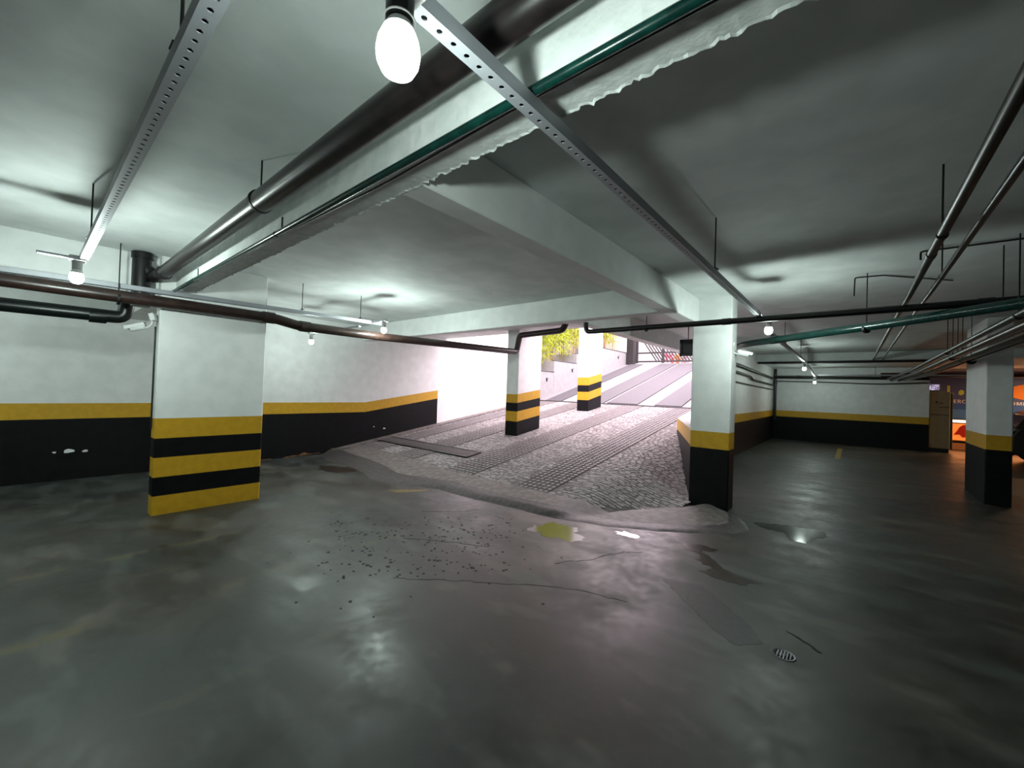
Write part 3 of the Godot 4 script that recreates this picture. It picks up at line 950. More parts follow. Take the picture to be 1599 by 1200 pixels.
# ================================================================= pipes
func pipe(label: String, called: String, pts: Array, r: float, m: Material, bend := 0.0, extras: Array = [], n := 16) -> Node3D:
	var p := thing(called, label, "pipe", pts[0])
	var q := []
	for v in pts: q.append(v - pts[0])
	if bend > 0.0 and q.size() > 2: q = rounded(q, bend)
	obj("run", tube_mesh(q, r, n), m, p)
	for e in extras:
		var at: Vector3 = e[1] - pts[0]
		if e[0] == "collar":       # a wider sleeve along the direction e[2]
			var d: Vector3 = e[2].normalized()
			obj("collar", tube_mesh([at - d * e[3] * 0.5, at + d * e[3] * 0.5], r * 1.14, n), m, p)
		elif e[0] == "bracket":
			var br := mb()
			box(br, at + Vector3(0, 0.065, -0.033), Vector3(0.012, 0.13, 0.006), 0.001)
			box(br, at + Vector3(0, 0.0, -0.024), Vector3(0.012, 0.006, 0.02), 0.001)
			tube(br, [at - Vector3(0.008, 0, 0), at + Vector3(0.008, 0, 0)], r * 1.12, n)
			obj("bracket", done(br), M.rod, p)
		elif e[0] == "rod":
			var rd := obj("hanger_rod", tube_mesh([at, Vector3(at.x, CEIL - pts[0].y + 0.01, at.z)], 0.005, 8), M.rod, p)
			var d: Vector3 = e[2].normalized()
			obj("clamp", tube_mesh([Vector3(at.x, at.y, at.z) - d * 0.012 - Vector3(0, r, 0), Vector3(at.x, at.y, at.z) + d * 0.012 - Vector3(0, r, 0)], r * 1.10, n), M.rod, rd)
	return p

func pipes() -> void:
	var X := Vector3.RIGHT
	var Z := Vector3.BACK
	# beside the ragged beam
	pipe("thick dark drain pipe along the near side of the ragged beam", "drain_pipe", [Vector3(7.0, 2.75, -0.93), Vector3(-5.98, 2.75, -0.93)], 0.066, M.pipe_dark, 0.0,
		[["collar", Vector3(-5.86, 2.75, -0.93), X, 0.16], ["collar", Vector3(-0.35, 2.75, -0.93), X, 0.14], ["rod", Vector3(-2.94, 2.82, -0.93), X], ["rod", Vector3(0.9, 2.82, -0.93), X]], 24)
	var el := thing("pipe_elbow", "black vertical pipe and elbow at the end of the thick pipe", "pipe", Vector3(-6.20, 2.40, -0.80))
	obj("riser", tube_mesh([Vector3(0, 0, 0), Vector3(0, 0.60, 0)], 0.085, 20), M.pipe_black, el)
	obj("elbow", tube_mesh(rounded([Vector3(0.0, 0.46, 0.0), Vector3(0.03, 0.36, -0.10), Vector3(0.24, 0.35, -0.13)], 0.05), 0.074, 18), M.pipe_black, el)
	obj("cap", tube_mesh([Vector3(0, 0.54, 0), Vector3(0, 0.605, 0)], 0.096, 20), M.pipe_black, el)
	pipe("glossy green water pipe under the ragged beam", "water_pipe", [Vector3(7.0, 2.612, -1.069), Vector3(-6.15, 2.612, -1.069)], 0.018, M.pipe_green, 0.0,
		[["bracket", Vector3(-3.05, 2.612, -1.069)], ["bracket", Vector3(-5.2, 2.612, -1.069)], ["bracket", Vector3(-0.15, 2.612, -1.069)], ["bracket", Vector3(1.4, 2.612, -1.069)]], 14)
	pipe("thin grey cable beside the green pipe under the ragged beam", "cable", [Vector3(7.0, 2.653, -1.14), Vector3(0.2, 2.652, -1.145), Vector3(-0.9, 2.648, -1.135), Vector3(-1.9, 2.650, -1.165), Vector3(-3.0, 2.652, -1.14), Vector3(-6.1, 2.653, -1.13)], 0.005, M.pipe_grey, 0.15, [], 8)
	# long brown pipe on the left
	pipe("long brown waste pipe from the left edge to the ramp column", "waste_pipe", [Vector3(-6.0, 2.455, 1.4), Vector3(-6.0, 2.452, -2.12), Vector3(-6.0, 2.395, -2.45), Vector3(-6.0, 2.40, -3.8), Vector3(-6.0, 2.475, -7.28), Vector3(-5.95, 2.86, -7.32), Vector3(-4.78, 2.90, -7.32), Vector3(-4.70, 3.03, -7.32)], 0.066, M.pipe_brown, 0.08,
		[["collar", Vector3(-6.0, 2.452, -2.05), Z, 0.14], ["collar", Vector3(-6.0, 2.396, -2.52), Z, 0.14], ["rod", Vector3(-6.0, 2.50, -0.6), Z]], 18)
	pipe("dark teal pipe below the brown pipe at the left edge", "waste_pipe", [Vector3(-6.62, 2.285, 1.4), Vector3(-6.62, 2.295, -0.72), Vector3(-6.60, 2.50, -0.74)], 0.072, M.pipe_teal, 0.08, [["collar", Vector3(-6.62, 2.285, -0.5), Z, 0.14]], 18)
	# right-hand runs
	pipe("black pipe crossing in front of the ramp pillar", "drain_pipe", [Vector3(-3.14, 2.66, -5.46), Vector3(-3.14, 2.515, -5.46), Vector3(0.2, 2.520, -5.49), Vector3(3.6, 2.540, -5.57)], 0.036, M.pipe_black, 0.07,
		[["collar", Vector3(-1.2, 2.518, -5.478), X, 0.1], ["collar", Vector3(0.9, 2.524, -5.507), X, 0.1], ["rod", Vector3(-2.2, 2.535, -5.47), X], ["rod", Vector3(1.0, 2.55, -5.51), X]], 16)
	pipe("dark green pipe slanting behind the black pipe at right", "water_pipe", [Vector3(-1.46, 2.40, -7.30), Vector3(-1.27, 2.41, -7.02), Vector3(0.235, 2.425, -5.84), Vector3(2.55, 2.45, -3.83)], 0.047, M.pipe_green, 0.1,
		[["collar", Vector3(-0.85, 2.414, -6.69), Vector3(1.5, 0.015, 1.18), 0.12], ["rod", Vector3(0.10, 2.45, -5.946), Vector3(1.5, 0.015, 1.18)]], 16)
	pipe("thicker black conduit running away overhead at upper right", "conduit", [Vector3(0.40, 2.62, 3.0), Vector3(0.385, 2.60, -5.4), Vector3(0.385, 2.62, -6.6), Vector3(0.42, 2.80, -15.5)], 0.025, M.pipe_black, 0.3, [["rod", Vector3(0.388, 2.62, -3.45), Z], ["collar", Vector3(0.387, 2.60, -3.9), Z, 0.08]], 12)
	pipe("thinner dark conduit running away overhead at upper right", "conduit", [Vector3(0.52, 2.62, 3.0), Vector3(0.52, 2.60, -5.4), Vector3(0.52, 2.62, -6.6), Vector3(0.62, 2.80, -15.5)], 0.018, M.pipe_grey, 0.3, [["rod", Vector3(0.52, 2.62, -4.6), Z]], 12)
	# bundle over the far right pillar
	var bl := [["uppermost shiny pipe of the bundle at the right edge", 1.03, 2.35, 0.030, M.pipe_grey, "conduit"], ["brown pipe of the bundle at the right edge", 1.12, 2.30, 0.036, M.pipe_brown, "waste_pipe"], ["dark pipe in the middle of the bundle at the right edge", 1.21, 2.33, 0.028, M.pipe_black, "conduit"], ["lowest shiny pipe of the bundle at the right edge", 1.30, 2.29, 0.026, M.pipe_grey, "conduit"], ["wide dark pipe of the bundle next to the right pillar", 1.44, 2.34, 0.055, M.pipe_dark, "waste_pipe"]]
	for i in bl.size():
		var b: Array = bl[i]
		pipe(b[0], b[5], [Vector3(b[1], b[2], -1.5), Vector3(b[1], b[2], -13.0 - 0.5 * i), Vector3(b[1] - 0.15, b[2] + 0.02, -18.6)], b[3], b[4], 0.3, [["rod", Vector3(b[1], b[2] + 0.02, -5.2), Z], ["rod", Vector3(b[1], b[2] + 0.02, -8.5 - 0.3 * i), Z]], 12)
	pipe("thin dark cable pinned to the ceiling at upper right", "cable", [Vector3(0.46, 2.93, -5.30), Vector3(0.46, 3.008, -5.305), Vector3(0.72, 3.008, -5.315), Vector3(1.9, 3.008, -5.36)], 0.008, M.rod, 0.02, [], 8)
	pipe("thin pale cable pinned to the ceiling behind the conduits", "cable", [Vector3(-0.01, 2.80, -6.06), Vector3(-0.006, 3.010, -6.06), Vector3(0.24, 3.010, -6.10), Vector3(0.85, 3.010, -6.75)], 0.007, M.pipe_grey, 0.02, [], 8)
	# back of the aisle
	pipe("red pipe crossing above the far mural", "fire_pipe", [Vector3(0.7, 2.50, -18.5), Vector3(6.9, 2.52, -18.5)], 0.075, M.pipe_red, 0.0, [["collar", Vector3(3.0, 2.505, -18.5), X, 0.2]], 14)
	pipe("upper black pipe along the back wall", "drain_pipe", [Vector3(-2.40, 2.42, -18.9), Vector3(1.9, 2.40, -18.9)], 0.05, M.pipe_black, 0.0, [["collar", Vector3(-1.6, 2.42, -18.9), X, 0.14]], 12)
	pipe("lower thin cable sagging along the back wall", "cable", [Vector3(-2.3, 2.27, -18.95), Vector3(-0.8, 2.25, -18.95), Vector3(0.6, 2.20, -18.95), Vector3(1.9, 2.27, -18.95)], 0.018, M.pipe_black, 0.4, [], 8)
	pipe("black pipe along the edge of the lower ceiling band", "drain_pipe", [Vector3(-2.42, 2.735, -15.42), Vector3(1.6, 2.735, -15.42)], 0.035, M.pipe_black, 0.0, [["collar", Vector3(-1.95, 2.735, -15.42), X, 0.1]], 12)
	pipe("grey upright pipe in the far corner of the aisle", "drain_pipe", [Vector3(-2.36, 0.75, -18.95), Vector3(-2.36, 2.75, -18.95)], 0.055, M.pipe_grey, 0.0, [["collar", Vector3(-2.36, 0.85, -18.95), Vector3.UP, 0.2], ["collar", Vector3(-2.36, 2.2, -18.95), Vector3.UP, 0.12]], 12)
	pipe("upper dark pipe along the short aisle wall", "drain_pipe", [Vector3(-2.38, 2.48, -11.0), Vector3(-2.38, 2.36, -18.6)], 0.045, M.pipe_black, 0.0, [], 12)
	pipe("lower dark pipe along the short aisle wall", "drain_pipe", [Vector3(-2.38, 2.28, -11.0), Vector3(-2.38, 2.24, -14.0), Vector3(-2.38, 2.16, -14.4), Vector3(-2.38, 2.10, -18.7)], 0.032, M.pipe_black, 0.1, [], 10)
	pipe("thin dark pipe lowest on the short aisle wall", "conduit", [Vector3(-2.40, 2.02, -11.0), Vector3(-2.40, 1.93, -18.7)], 0.018, M.pipe_black, 0.0, [], 8)

# ================================================================= cameras, panel
func bullet_camera(label: String, at: Vector3, turn: Basis) -> void:
	var c := thing("security_camera", label, "camera", at, "white bullet cameras on the columns")
	var g := Basis(Vector3.RIGHT, -PI * 0.5)
	var st := mb()
	lathe(st, [Vector2(0, 0.07), Vector2(0.030, 0.07), Vector2(0.034, 0.06), Vector2(0.034, -0.06), Vector2(0.024, -0.075), Vector2(0, -0.075)], Vector3.ZERO, 16, turn * g)
	obj("body", done(st), M.plastic, c)
	var hd := mb()
	box(hd, turn * Vector3(0, 0.040, -0.015), Vector3(0.080, 0.006, 0.19), 0.002, turn)
	for s in [-1, 1]: box(hd, turn * Vector3(0.038 * s, 0.022, -0.015), Vector3(0.005, 0.036, 0.19), 0.001, turn)
	obj("sun_shield", done(hd), M.plastic, c)
	var ln := mb()
	lathe(ln, [Vector2(0, 0.074), Vector2(0.026, 0.074), Vector2(0.026, 0.068)], Vector3.ZERO, 16, turn * g)
	obj("lens", done(ln), M.lens, c)
	obj("arm", tube_mesh(rounded([turn * Vector3(0, -0.02, 0.06), turn * Vector3(0, -0.01, 0.12), turn * Vector3(0, 0.04, 0.15)], 0.03), 0.011, 8), M.plastic, c)
	var bx := mb()
	box(bx, turn * Vector3(0, 0.085, 0.165), Vector3(0.075, 0.09, 0.05), 0.008, turn)
	obj("mount_box", done(bx), M.plastic, c)

func fittings() -> void:
	bullet_camera("white bullet camera on the near edge of the wide striped column", Vector3(-6.27, 2.165, -0.80), Basis(Vector3.UP, deg_to_rad(150.0)) * Basis(Vector3.RIGHT, deg_to_rad(-18.0)))
	bullet_camera("white bullet camera on the right side of the ramp pillar", Vector3(-1.20, 2.21, -6.50), Basis(Vector3.UP, deg_to_rad(-75.0)) * Basis(Vector3.RIGHT, deg_to_rad(-14.0)))
	pipe("thin grey conduit down the near edge of the wide column", "conduit", [Vector3(-6.30, 2.2, -0.955), Vector3(-6.30, 1.0, -0.955)], 0.009, M.pipe_grey, 0.0, [], 8)
	# framed panel hanging beside the pillar
	var p := thing("hanging_panel", "small black framed panel hanging from a rod left of the ramp pillar", "panel", Vector3(-2.30, 2.46, -7.66))
	var fr := mb()
	for s in [-1, 1]:
		box(fr, Vector3(0.115 * s, 0, 0), Vector3(0.05, 0.30, 0.07), 0.008)
		box(fr, Vector3(0, 0.125 * s, 0), Vector3(0.28, 0.05, 0.07), 0.008)
	obj("frame", done(fr), M.dark_plastic, p)
	obj("pane", box_mesh(Vector3(0.20, 0.22, 0.03), 0.004), M.pipe_grey, p)
	obj("rod", tube_mesh([Vector3(0, 0.14, 0), Vector3(0, 0.57, 0)], 0.008, 8), M.rod, p)

# ================================================================= the lit mural and car
func text(s: String, size: float, m: Material, parent: Node, at: Vector3, called := "lettering") -> void:
	var t := TextMesh.new()
	t.text = s
	var f := SystemFont.new()
	f.font_names = PackedStringArray(["Droid Sans"])
	f.font_weight = 700
	t.font = f
	t.font_size = 32
	t.pixel_size = size / 32.0
	t.depth = 0.006
	var o := obj(called, t, m, parent)
	o.position = at

func far_shop() -> void:
	var mu := thing("mural", "blue printed mural with orange disc on the far right wall", "mural", Vector3(1.95, 0, -21.27))
	obj("panel", span(Vector3(0, 1.62, -0.02), Vector3(5.0, 2.76, 0.0)), mat(Color(0.31, 0.325, 0.50), 0.6), mu)
	obj("lower_panel", span(Vector3(0, 1.08, -0.02), Vector3(5.0, 1.62, 0.0)), mat(Color(0.22, 0.36, 0.62), 0.6), mu)
	obj("sky_patch", slab_wall([Vector2(0.66, 1.10), Vector2(1.10, 1.10), Vector2(1.10, 1.42), Vector2(0.66, 1.42)], 0.004), mat(Color(0.32, 0.50, 0.72), 0.6), mu)
	var disc := []
	for i in 32: disc.append(Vector2(2.58 + 0.55 * cos(TAU * i / 32), 2.07 + 0.27 * sin(TAU * i / 32)))
	obj("orange_disc", slab_wall(disc, 0.006), mat(Color(0.93, 0.50, 0.08), 0.5), mu)
	var ym := mat(Color(0.82, 0.80, 0.32), 0.5)
	obj("yellow_mark", slab_wall([Vector2(0.64, 2.03), Vector2(0.71, 2.03), Vector2(0.71, 2.26), Vector2(0.64, 2.26)], 0.006), ym, mu)
	obj("yellow_mark", slab_wall([Vector2(0.73, 1.93), Vector2(0.80, 1.92), Vector2(0.79, 2.0), Vector2(0.74, 1.99)], 0.006), ym, mu)
	obj("yellow_mark", slab_wall([Vector2(0.92, 1.95), Vector2(0.98, 1.92), Vector2(1.05, 1.97), Vector2(1.05, 2.08), Vector2(0.98, 2.12), Vector2(0.92, 2.06)], 0.006), ym, mu)
	var wm := mat(Color(0.85, 0.82, 0.85), 0.5)
	text("ERC", 0.17, wm, mu, Vector3(0.94, 1.70, 0.006))
	text("COMER", 0.15, wm, mu, Vector3(2.28, 1.68, 0.006))

	# glowing ledge and light box below the mural
	var lb := thing("light_box", "glowing orange and red display under the mural", "light box", Vector3(1.95, 0, -21.0))
	obj("case", span(Vector3(0.55, 0.30, -0.26), Vector3(5.0, 1.06, -0.03), 0.01), mat(Color(0.5, 0.35, 0.22), 0.6), lb)
	var glow := mat(Color(0.95, 0.60, 0.30), 0.5)
	glow.emission_enabled = true
	glow.emission = Color(1.0, 0.52, 0.22)
	glow.emission_energy_multiplier = 0.75
	obj("screen_glow", span(Vector3(0.60, 0.34, -0.03), Vector3(4.9, 0.92, -0.02)), glow, lb)
	var red := mat(Color(0.55, 0.08, 0.03), 0.5)
	red.emission_enabled = true
	red.emission = Color(0.55, 0.07, 0.03)
	red.emission_energy_multiplier = 0.6
	obj("red_shape", slab_wall([Vector2(0.78, 0.52), Vector2(0.86, 0.66), Vector2(0.92, 0.80), Vector2(1.0, 0.88), Vector2(1.25, 0.90), Vector2(1.2, 0.5), Vector2(1.0, 0.44), Vector2(0.92, 0.54)], 0.004), red, lb)
	var tube_m := mat(Color(1, 1, 1), 0.4)
	tube_m.emission_enabled = true
	tube_m.emission = Color(1.0, 0.93, 0.86)
	tube_m.emission_energy_multiplier = 1.6
	obj("light_strip", span(Vector3(0.60, 0.96, -0.03), Vector3(4.9, 1.05, 0.0), 0.005), tube_m, lb)
	obj("plinth", span(Vector3(0.0, 0.0, -0.26), Vector3(5.0, 0.24, 0.02), 0.01), mat(Color(0.74, 0.50, 0.32), 0.6), lb)
	obj("dark_base", span(Vector3(0.55, 0.24, -0.26), Vector3(5.0, 0.30, 0.0)), M.dark_plastic, lb)
	var al := AreaLight3D.new()
	al.name = "glow_light"
	al.area_size = Vector2(4.2, 0.6)
	al.light_color = Color(1.0, 0.62, 0.34)
	al.light_energy = 3.0
	al.area_range = 20.0
	al.shadow_enabled = true
	lb.add_child(al)
	al.position = Vector3(2.75, 0.65, 0.04)
	al.rotation.y = PI

	var tl := thing("tube_lamp", "warm tube lamp over the shop corner, outside the view", "lamp", Vector3(5.6, 2.70, -19.7))
	obj("housing", span(Vector3(-0.65, 0.02, -0.06), Vector3(0.65, 0.08, 0.06), 0.01), M.plastic, tl)
	var wt := mat(Color(1, 1, 1), 0.4)
	wt.emission_enabled = true
	wt.emission = Color(1.0, 0.82, 0.62)
	wt.emission_energy_multiplier = 3.0
	obj("light_tube", tube_mesh([Vector3(-0.6, -0.01, 0), Vector3(0.6, -0.01, 0)], 0.015, 10), wt, tl)
	var tal := AreaLight3D.new()
	tal.name = "tube_light"
	tal.area_size = Vector2(1.2, 0.05)
	tal.light_color = Color(1.0, 0.80, 0.60)
	tal.light_energy = 14.0
	tal.area_range = 20.0
	tal.shadow_enabled = true
	tl.add_child(tal)
	tal.position = Vector3(0, -0.03, 0)
	tal.rotation.x = -PI / 2

	# beige cabinet with the monitor on top
	var cb := thing("cabinet", "tall beige cabinet standing at the end of the back wall", "cabinet", Vector3(2.19, 0, -19.5))
	var beige := mottled(Color(0.54, 0.475, 0.36), Color(0.565, 0.50, 0.38), 0.6, 1.0, 60)
	obj("body", span(Vector3(-0.26, 0.13, -0.25), Vector3(0.24, 2.0, 0.20), 0.012), beige, cb)
	obj("door", span(Vector3(-0.24, 0.18, 0.20), Vector3(0.225, 1.98, 0.215), 0.004), beige, cb)
	obj("plinth", span(Vector3(-0.24, 0.0, -0.22), Vector3(0.22, 0.13, 0.17)), M.dark_plastic, cb)
	var ink := mat(Color(0.26, 0.21, 0.16), 0.7)
	for l in [[-0.10, 1.62, 0.05, 0.06], [-0.02, 1.60, 0.10, 0.03], [-0.02, 1.47, 0.24, 0.025], [-0.20, 1.22, 0.20, 0.03], [0.02, 1.21, 0.03, 0.04], [0.08, 1.21, 0.03, 0.04], [0.13, 1.21, 0.03, 0.04], [0.18, 1.21, 0.03, 0.03]]:
		obj("printed_line", span(Vector3(l[0], l[1], 0.215), Vector3(l[0] + l[2], l[1] + l[3], 0.2165)), ink, cb)
	obj("side_edge", span(Vector3(0.24, 0.13, -0.25), Vector3(0.30, 1.95, 0.18), 0.01), mat(Color(0.25, 0.23, 0.14), 0.6), cb)
	var mo := thing("monitor", "small bright monitor on top of the tall beige cabinet", "monitor", Vector3(2.03, 2.0, -19.42))
	obj("case", span(Vector3(-0.17, 0.02, -0.05), Vector3(0.17, 0.26, 0.0), 0.01), M.dark_plastic, mo)
	obj("stand", span(Vector3(-0.06, 0.0, -0.06), Vector3(0.06, 0.03, 0.02), 0.004), M.dark_plastic, mo)
	var img := Image.create(24, 12, false, Image.FORMAT_RGB8)
	var rr := RandomNumberGenerator.new()
	rr.seed = 77
	for j in 12:
		for i in 24:
			var v := 0.9 if rr.randf() < 0.62 else 0.25
			img.set_pixel(i, j, Color(v * 0.93, v * 0.85, v))
	var scr := mat(Color(0.02, 0.02, 0.02), 0.3)
	scr.emission_enabled = true
	scr.emission = Color(0, 0, 0)
	scr.emission_texture = ImageTexture.create_from_image(img)
	scr.emission_energy_multiplier = 0.9
	var qm := QuadMesh.new()
	qm.size = Vector2(0.30, 0.20)
	var sq := obj("screen", qm, scr, mo)
	sq.position = Vector3(0, 0.14, 0.002)

	# dark car, mostly out of the frame
	var car := thing("car", "dark car parked in front of the mural at the right edge", "car", Vector3(3.27, 0, -17.95))
	var paint := mat(Color(0.085, 0.075, 0.062), 0.25, 0.3)
	paint.clearcoat_enabled = true
	paint.clearcoat = 0.8
	var prof := [Vector2(0.0, 0.45), Vector2(0.06, 0.30), Vector2(0.30, 0.22), Vector2(3.65, 0.22), Vector2(3.92, 0.30), Vector2(3.98, 0.62), Vector2(3.7, 0.80), Vector2(2.85, 0.95), Vector2(0.9, 1.0), Vector2(0.12, 0.99), Vector2(0.02, 0.80)]
	obj("body", side_prism(prof, -0.82, 0.82, 0.06), paint, car)
	var cabin := [Vector2(0.10, 0.97), Vector2(0.34, 1.38), Vector2(0.55, 1.46), Vector2(1.7, 1.47), Vector2(2.1, 1.40), Vector2(2.9, 0.94)]
	obj("cabin_glass", side_prism(cabin, -0.70, 0.70, 0.05), M.lens, car)
	obj("roof", side_prism([Vector2(0.30, 1.40), Vector2(0.52, 1.49), Vector2(1.7, 1.51), Vector2(2.12, 1.43), Vector2(1.7, 1.46), Vector2(0.55, 1.45)], -0.68, 0.68, 0.03), paint, car)
	for s in [-1, 1]:
		for xx in [0.72, 3.2]:
			var w := obj("wheel", lathe_mesh([Vector2(0, -0.10), Vector2(0.24, -0.10), Vector2(0.30, -0.08), Vector2(0.31, 0.0), Vector2(0.30, 0.08), Vector2(0.24, 0.10), Vector2(0, 0.10)], 24, Basis(Vector3.RIGHT, PI / 2)), M.dark_plastic, car)
			w.position = Vector3(xx, 0.31, 0.74 * s)
			obj("hub", lathe_mesh([Vector2(0, -0.11), Vector2(0.18, -0.11), Vector2(0.19, 0.0), Vector2(0.18, 0.11), Vector2(0, 0.11)], 16, Basis(Vector3.RIGHT, PI / 2)), M.galv, w)
		obj("tail_lamp", span(Vector3(-0.01, 0.72, 0.55 * s), Vector3(0.14, 0.92, 0.79 * s), 0.02), M.pipe_red, car)
		obj("mirror", span(Vector3(2.35, 0.98, 0.76 * s), Vector3(2.48, 1.12, 0.94 * s), 0.03), paint, car)
	obj("bumper", span(Vector3(-0.05, 0.26, -0.78), Vector3(0.12, 0.50, 0.78), 0.04), M.dark_plastic, car)

# outline (x, y) on a wall, facing +z
func slab_wall(poly: Array, depth: float) -> ArrayMesh:
	var pp := PackedVector2Array(poly)
	var st := mb()
	st.set_smooth_group(-1)
	var idx := Geometry2D.triangulate_polygon(pp)
	for i in range(0, idx.size(), 3):
		var q := []
		for j in 3: q.append(Vector3(pp[idx[i + j]].x, pp[idx[i + j]].y, depth))
		tri(st, q[0], q[1], q[2], Vector3(q[0].x, q[0].y, -1))
	var turn := -1.0 if Geometry2D.is_polygon_clockwise(pp) else 1.0
	for i in pp.size():
		var a := pp[i]
		var b := pp[(i + 1) % pp.size()]
		var inn := Vector2(-(b - a).y, (b - a).x) * turn
		var m := (a + b) * 0.5 + inn
		quad(st, Vector3(a.x, a.y, 0), Vector3(b.x, b.y, 0), Vector3(b.x, b.y, depth), Vector3(a.x, a.y, depth), Vector3(m.x, m.y, depth * 0.5))
	return done(st)

# side outline (x, y) of a car body between z0 and z1, with rounded shoulders
func side_prism(poly: Array, z0: float, z1: float, bv: float) -> ArrayMesh:
	var pp := PackedVector2Array(poly)
	var c := Vector2.ZERO
	for p in pp: c += p
	c /= pp.size()
	var st := mb()
	st.set_smooth_group(-1)
	var inner := PackedVector2Array()
	for p in pp: inner.append(p + (c - p).normalized() * bv)
	var idx := Geometry2D.triangulate_polygon(inner)
	for e in [[z0, z0 + bv, -1.0], [z1, z1 - bv, 1.0]]:
		for i in range(0, idx.size(), 3):
			var q := []
			for j in 3: q.append(Vector3(inner[idx[i + j]].x, inner[idx[i + j]].y, e[0]))
			tri(st, q[0], q[1], q[2], q[0] - Vector3(0, 0, e[2]))
		for i in pp.size():
			var k := (i + 1) % pp.size()
			quad(st, Vector3(inner[i].x, inner[i].y, e[0]), Vector3(inner[k].x, inner[k].y, e[0]), Vector3(pp[k].x, pp[k].y, e[1]), Vector3(pp[i].x, pp[i].y, e[1]), Vector3(c.x, c.y, 0))
	for i in pp.size():
		var k := (i + 1) % pp.size()
		quad(st, Vector3(pp[i].x, pp[i].y, z0 + bv), Vector3(pp[k].x, pp[k].y, z0 + bv), Vector3(pp[k].x, pp[k].y, z1 - bv), Vector3(pp[i].x, pp[i].y, z1 - bv), Vector3(c.x, c.y, 0))
	return done(st)

# ================================================================= puddles, specks, drain
func blot(outline: Array, rough: float, r: RandomNumberGenerator, thick := 0.0015, sub := 5) -> ArrayMesh:
	var n := FastNoiseLite.new()
	n.seed = r.randi() % 1000
	n.frequency = 14.0
	n.fractal_octaves = 3
	var poly := []
	var c := Vector2.ZERO
	for p in outline: c += p
	c /= outline.size()
	for amount in [rough, rough * 0.6, rough * 0.35, rough * 0.15, 0.0]:
		poly = []
		for i in outline.size():
			var a: Vector2 = outline[i]
			var b: Vector2 = outline[(i + 1) % outline.size()]
			for k in sub:
				var p: Vector2 = a.lerp(b, float(k) / float(sub))
				poly.append(p + Vector2(n.get_noise_2d(p.x, p.y), n.get_noise_2d(p.x + 50, p.y)) * amount)
		if not Geometry2D.triangulate_polygon(PackedVector2Array(poly)).is_empty(): break
	return slab_mesh(poly, func(_x, _z): return thick, func(_x, _z): return -0.002)

# a thin film of water with a ragged rim
func ragged(c: Vector2, rx: float, rz: float, sd: int) -> ArrayMesh:
	var n := FastNoiseLite.new()
	n.seed = sd
	n.frequency = 1.0
	n.fractal_octaves = 4
	var poly := []
	for k in 90:
		var a := TAU * k / 90
		var q := 1.0 + 0.6 * n.get_noise_2d(cos(a), sin(a))
		poly.append(c + Vector2(cos(a) * rx, sin(a) * rz) * maxf(0.25, q))
	return slab_mesh(poly, func(_x, _z): return 0.0012, func(_x, _z): return -0.002)

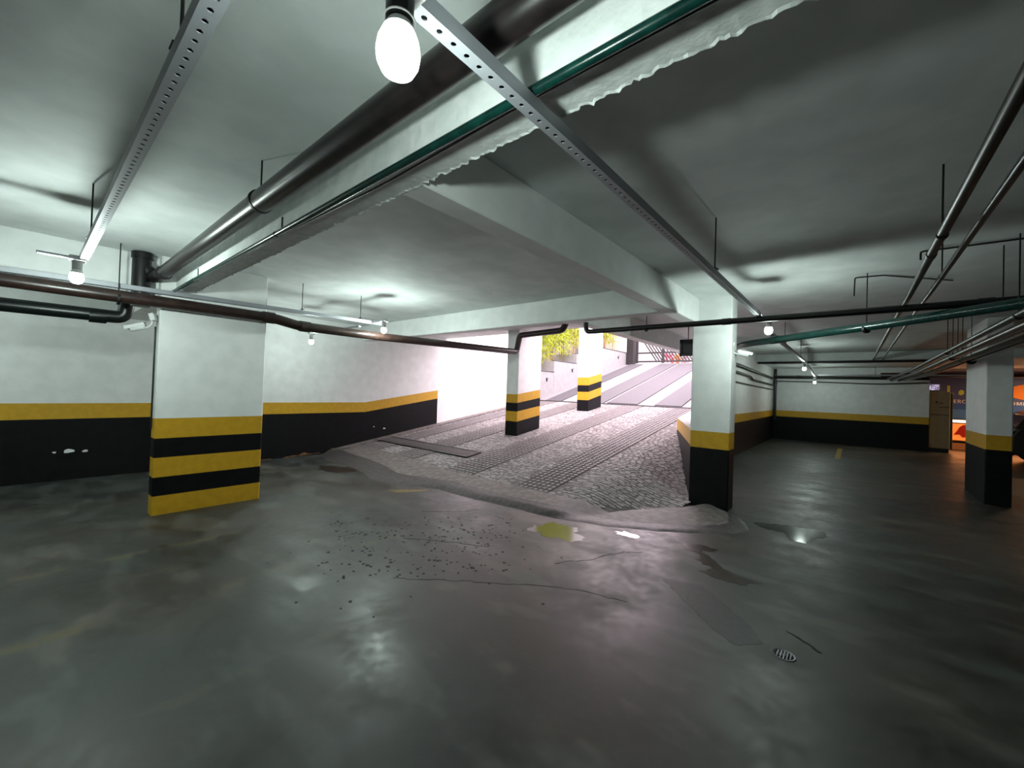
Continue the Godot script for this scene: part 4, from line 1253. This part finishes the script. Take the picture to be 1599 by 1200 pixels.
func floor_marks() -> void:
	var r := RandomNumberGenerator.new()
	r.seed = 91
	tag(obj("puddle", blot([Vector2(-0.98, -6.02), Vector2(-0.62, -6.22), Vector2(-0.42, -6.24), Vector2(-0.24, -6.26), Vector2(-0.20, -6.05), Vector2(-0.32, -5.85), Vector2(-0.38, -5.58), Vector2(-0.52, -5.62), Vector2(-0.58, -5.82), Vector2(-0.80, -5.86)], 0.07, r, 0.0015, 10), M.oil), "dark wet puddle right of the ramp pillar base", "puddle")
	tag(obj("puddle", blot([Vector2(-1.42, -4.60), Vector2(-1.20, -4.72), Vector2(-1.05, -4.66), Vector2(-1.16, -4.50), Vector2(-1.02, -4.38), Vector2(-0.90, -4.22), Vector2(-0.76, -4.15), Vector2(-0.58, -4.12), Vector2(-0.70, -3.96), Vector2(-0.90, -3.94), Vector2(-1.05, -3.98), Vector2(-0.98, -4.14), Vector2(-1.14, -4.24), Vector2(-1.12, -4.38), Vector2(-1.30, -4.48)], 0.045, r, 0.0015, 8), M.damp), "brown damp stain trailing in front of the ramp pillar", "stain")
	tag(obj("puddle", ragged(Vector2(-2.58, -3.93), 0.30, 0.24, 4), M.water), "shallow puddle mirroring green leaves before the apron", "puddle")
	tag(obj("puddle", ragged(Vector2(-1.93, -4.43), 0.13, 0.08, 9), M.water), "small puddle mirroring the gate before the apron", "puddle")
	tag(obj("puddle", blot([Vector2(-7.9, -3.7), Vector2(-7.3, -4.05), Vector2(-6.9, -4.0), Vector2(-7.1, -3.6), Vector2(-7.6, -3.5)], 0.10, r, 0.0012, 6), M.damp), "dark damp patch near the foot of the left wall", "stain")
	tag(obj("puddle", blot([Vector2(-1.25, -3.60), Vector2(-0.95, -3.72), Vector2(-0.72, -3.50), Vector2(-0.52, -3.30), Vector2(-0.42, -3.12), Vector2(-0.56, -2.98), Vector2(-0.78, -3.14), Vector2(-1.0, -3.36)], 0.05, r, 0.0010, 6), mottled(Color(0.135, 0.14, 0.14), Color(0.17, 0.175, 0.17), 0.52, 2.0, 70)), "grey smear leading to the round floor drain", "stain")
	tag(obj("paint_patch", blot([Vector2(-5.42, -3.58), Vector2(-5.30, -3.75), Vector2(-5.10, -4.0), Vector2(-5.0, -4.06), Vector2(-5.02, -3.9), Vector2(-5.2, -3.62)], 0.04, r, 0.0014, 6), M.worn_yellow), "scrap of yellow paint before the apron", "paint")
	tag(obj("parking_line", blot([Vector2(-0.36, -14.3), Vector2(-0.24, -14.3), Vector2(-0.24, -17.4), Vector2(-0.36, -17.4)], 0.01, r, 0.0014, 6), mottled(Color(0.50, 0.42, 0.12), Color(0.62, 0.52, 0.16), 0.5, 3.0, 71)), "short yellow parking line in the far right aisle", "parking line")
	# droplets and pits in the concrete
	var st := mb()
	for i in 280:
		var u := r.randf()
		var v := r.randf()
		var a := Vector2(-4.7, -2.4).lerp(Vector2(-3.3, -4.0), u)
		var b := Vector2(-3.3, -1.5).lerp(Vector2(-2.2, -2.9), u)
		var c := a.lerp(b, v)
		if r.randf() < 0.35: c += Vector2(r.randf_range(-0.6, 0.6), r.randf_range(-0.4, 0.4))
		var s := r.randf_range(0.008, 0.020) * (1.7 if r.randf() < 0.12 else 1.0)
		var poly := PackedVector2Array()
		for k in 7:
			var an := TAU * k / 7
			poly.append(c + Vector2(cos(an), sin(an) * 0.8) * s * r.randf_range(0.6, 1.1))
		slab(st, poly, func(_x, _z): return 0.0012, func(_x, _z): return -0.001)
	var sp := obj("floor_specks", done(st), M.speck)
	tag(sp, "scattered dark drips and pits on the floor before the ramp", "specks", "", "stuff")
	# cracks
	var cr := mb()
	for path in [[[-2.1, -3.2], [-1.9, -3.5], [-1.75, -3.9], [-1.6, -4.05]], [[-3.6, -2.6], [-3.1, -2.9], [-2.8, -3.05]], [[-4.2, -3.3], [-3.9, -3.6], [-3.75, -3.9]], [[-2.9, -2.0], [-2.3, -2.5], [-1.7, -2.9], [-1.3, -3.0]]]:
		for i in path.size() - 1:
			var a := Vector2(path[i][0], path[i][1])
			var b := Vector2(path[i + 1][0], path[i + 1][1])
			var nn := 7
			for k in nn:
				var p := a.lerp(b, float(k) / nn)
				var q := a.lerp(b, float(k + 1) / nn)
				var d := (q - p).normalized()
				var sd := Vector2(-d.y, d.x) * r.randf_range(0.001, 0.005)
				var w := Vector2(-d.y, d.x) * r.randf_range(-0.015, 0.015)
				slab(cr, PackedVector2Array([p + w - sd, q + w - sd, q + w + sd, p + w + sd]), func(_x, _z): return 0.0011, func(_x, _z): return -0.001)
	tag(obj("floor_cracks", done(cr), M.speck), "fine dark cracks in the floor before the ramp", "cracks", "", "stuff")
	# round drain
	var dr := thing("floor_drain", "small round slotted drain in the floor, right foreground", "drain", Vector3(-0.302, 0.0, -3.085))
	obj("rim", lathe_mesh([Vector2(0.050, -0.004), Vector2(0.052, 0.004), Vector2(0.060, 0.005), Vector2(0.064, 0.0), Vector2(0.060, -0.004)], 28), M.galv, dr)
	obj("sump", lathe_mesh([Vector2(0, 0.0012), Vector2(0.051, 0.0012), Vector2(0.051, -0.004)], 24), M.dark_plastic, dr)
	for i in 5:
		var x := -0.034 + 0.017 * i
		var l := sqrt(0.05 * 0.05 - x * x) * 2.0
		var o := obj("slot_bar", box_mesh(Vector3(0.007, 0.004, l), 0.001), M.galv, dr)
		o.position = Vector3(x, 0.003, 0)
	var sp2 := obj("debris", blot([Vector2(-0.33, -3.41), Vector2(-0.26, -3.385), Vector2(-0.12, -3.28), Vector2(-0.13, -3.265), Vector2(-0.24, -3.355)], 0.010, r, 0.002, 8), M.speck)
	tag(sp2, "thin strip of dark debris behind the round floor drain", "debris")
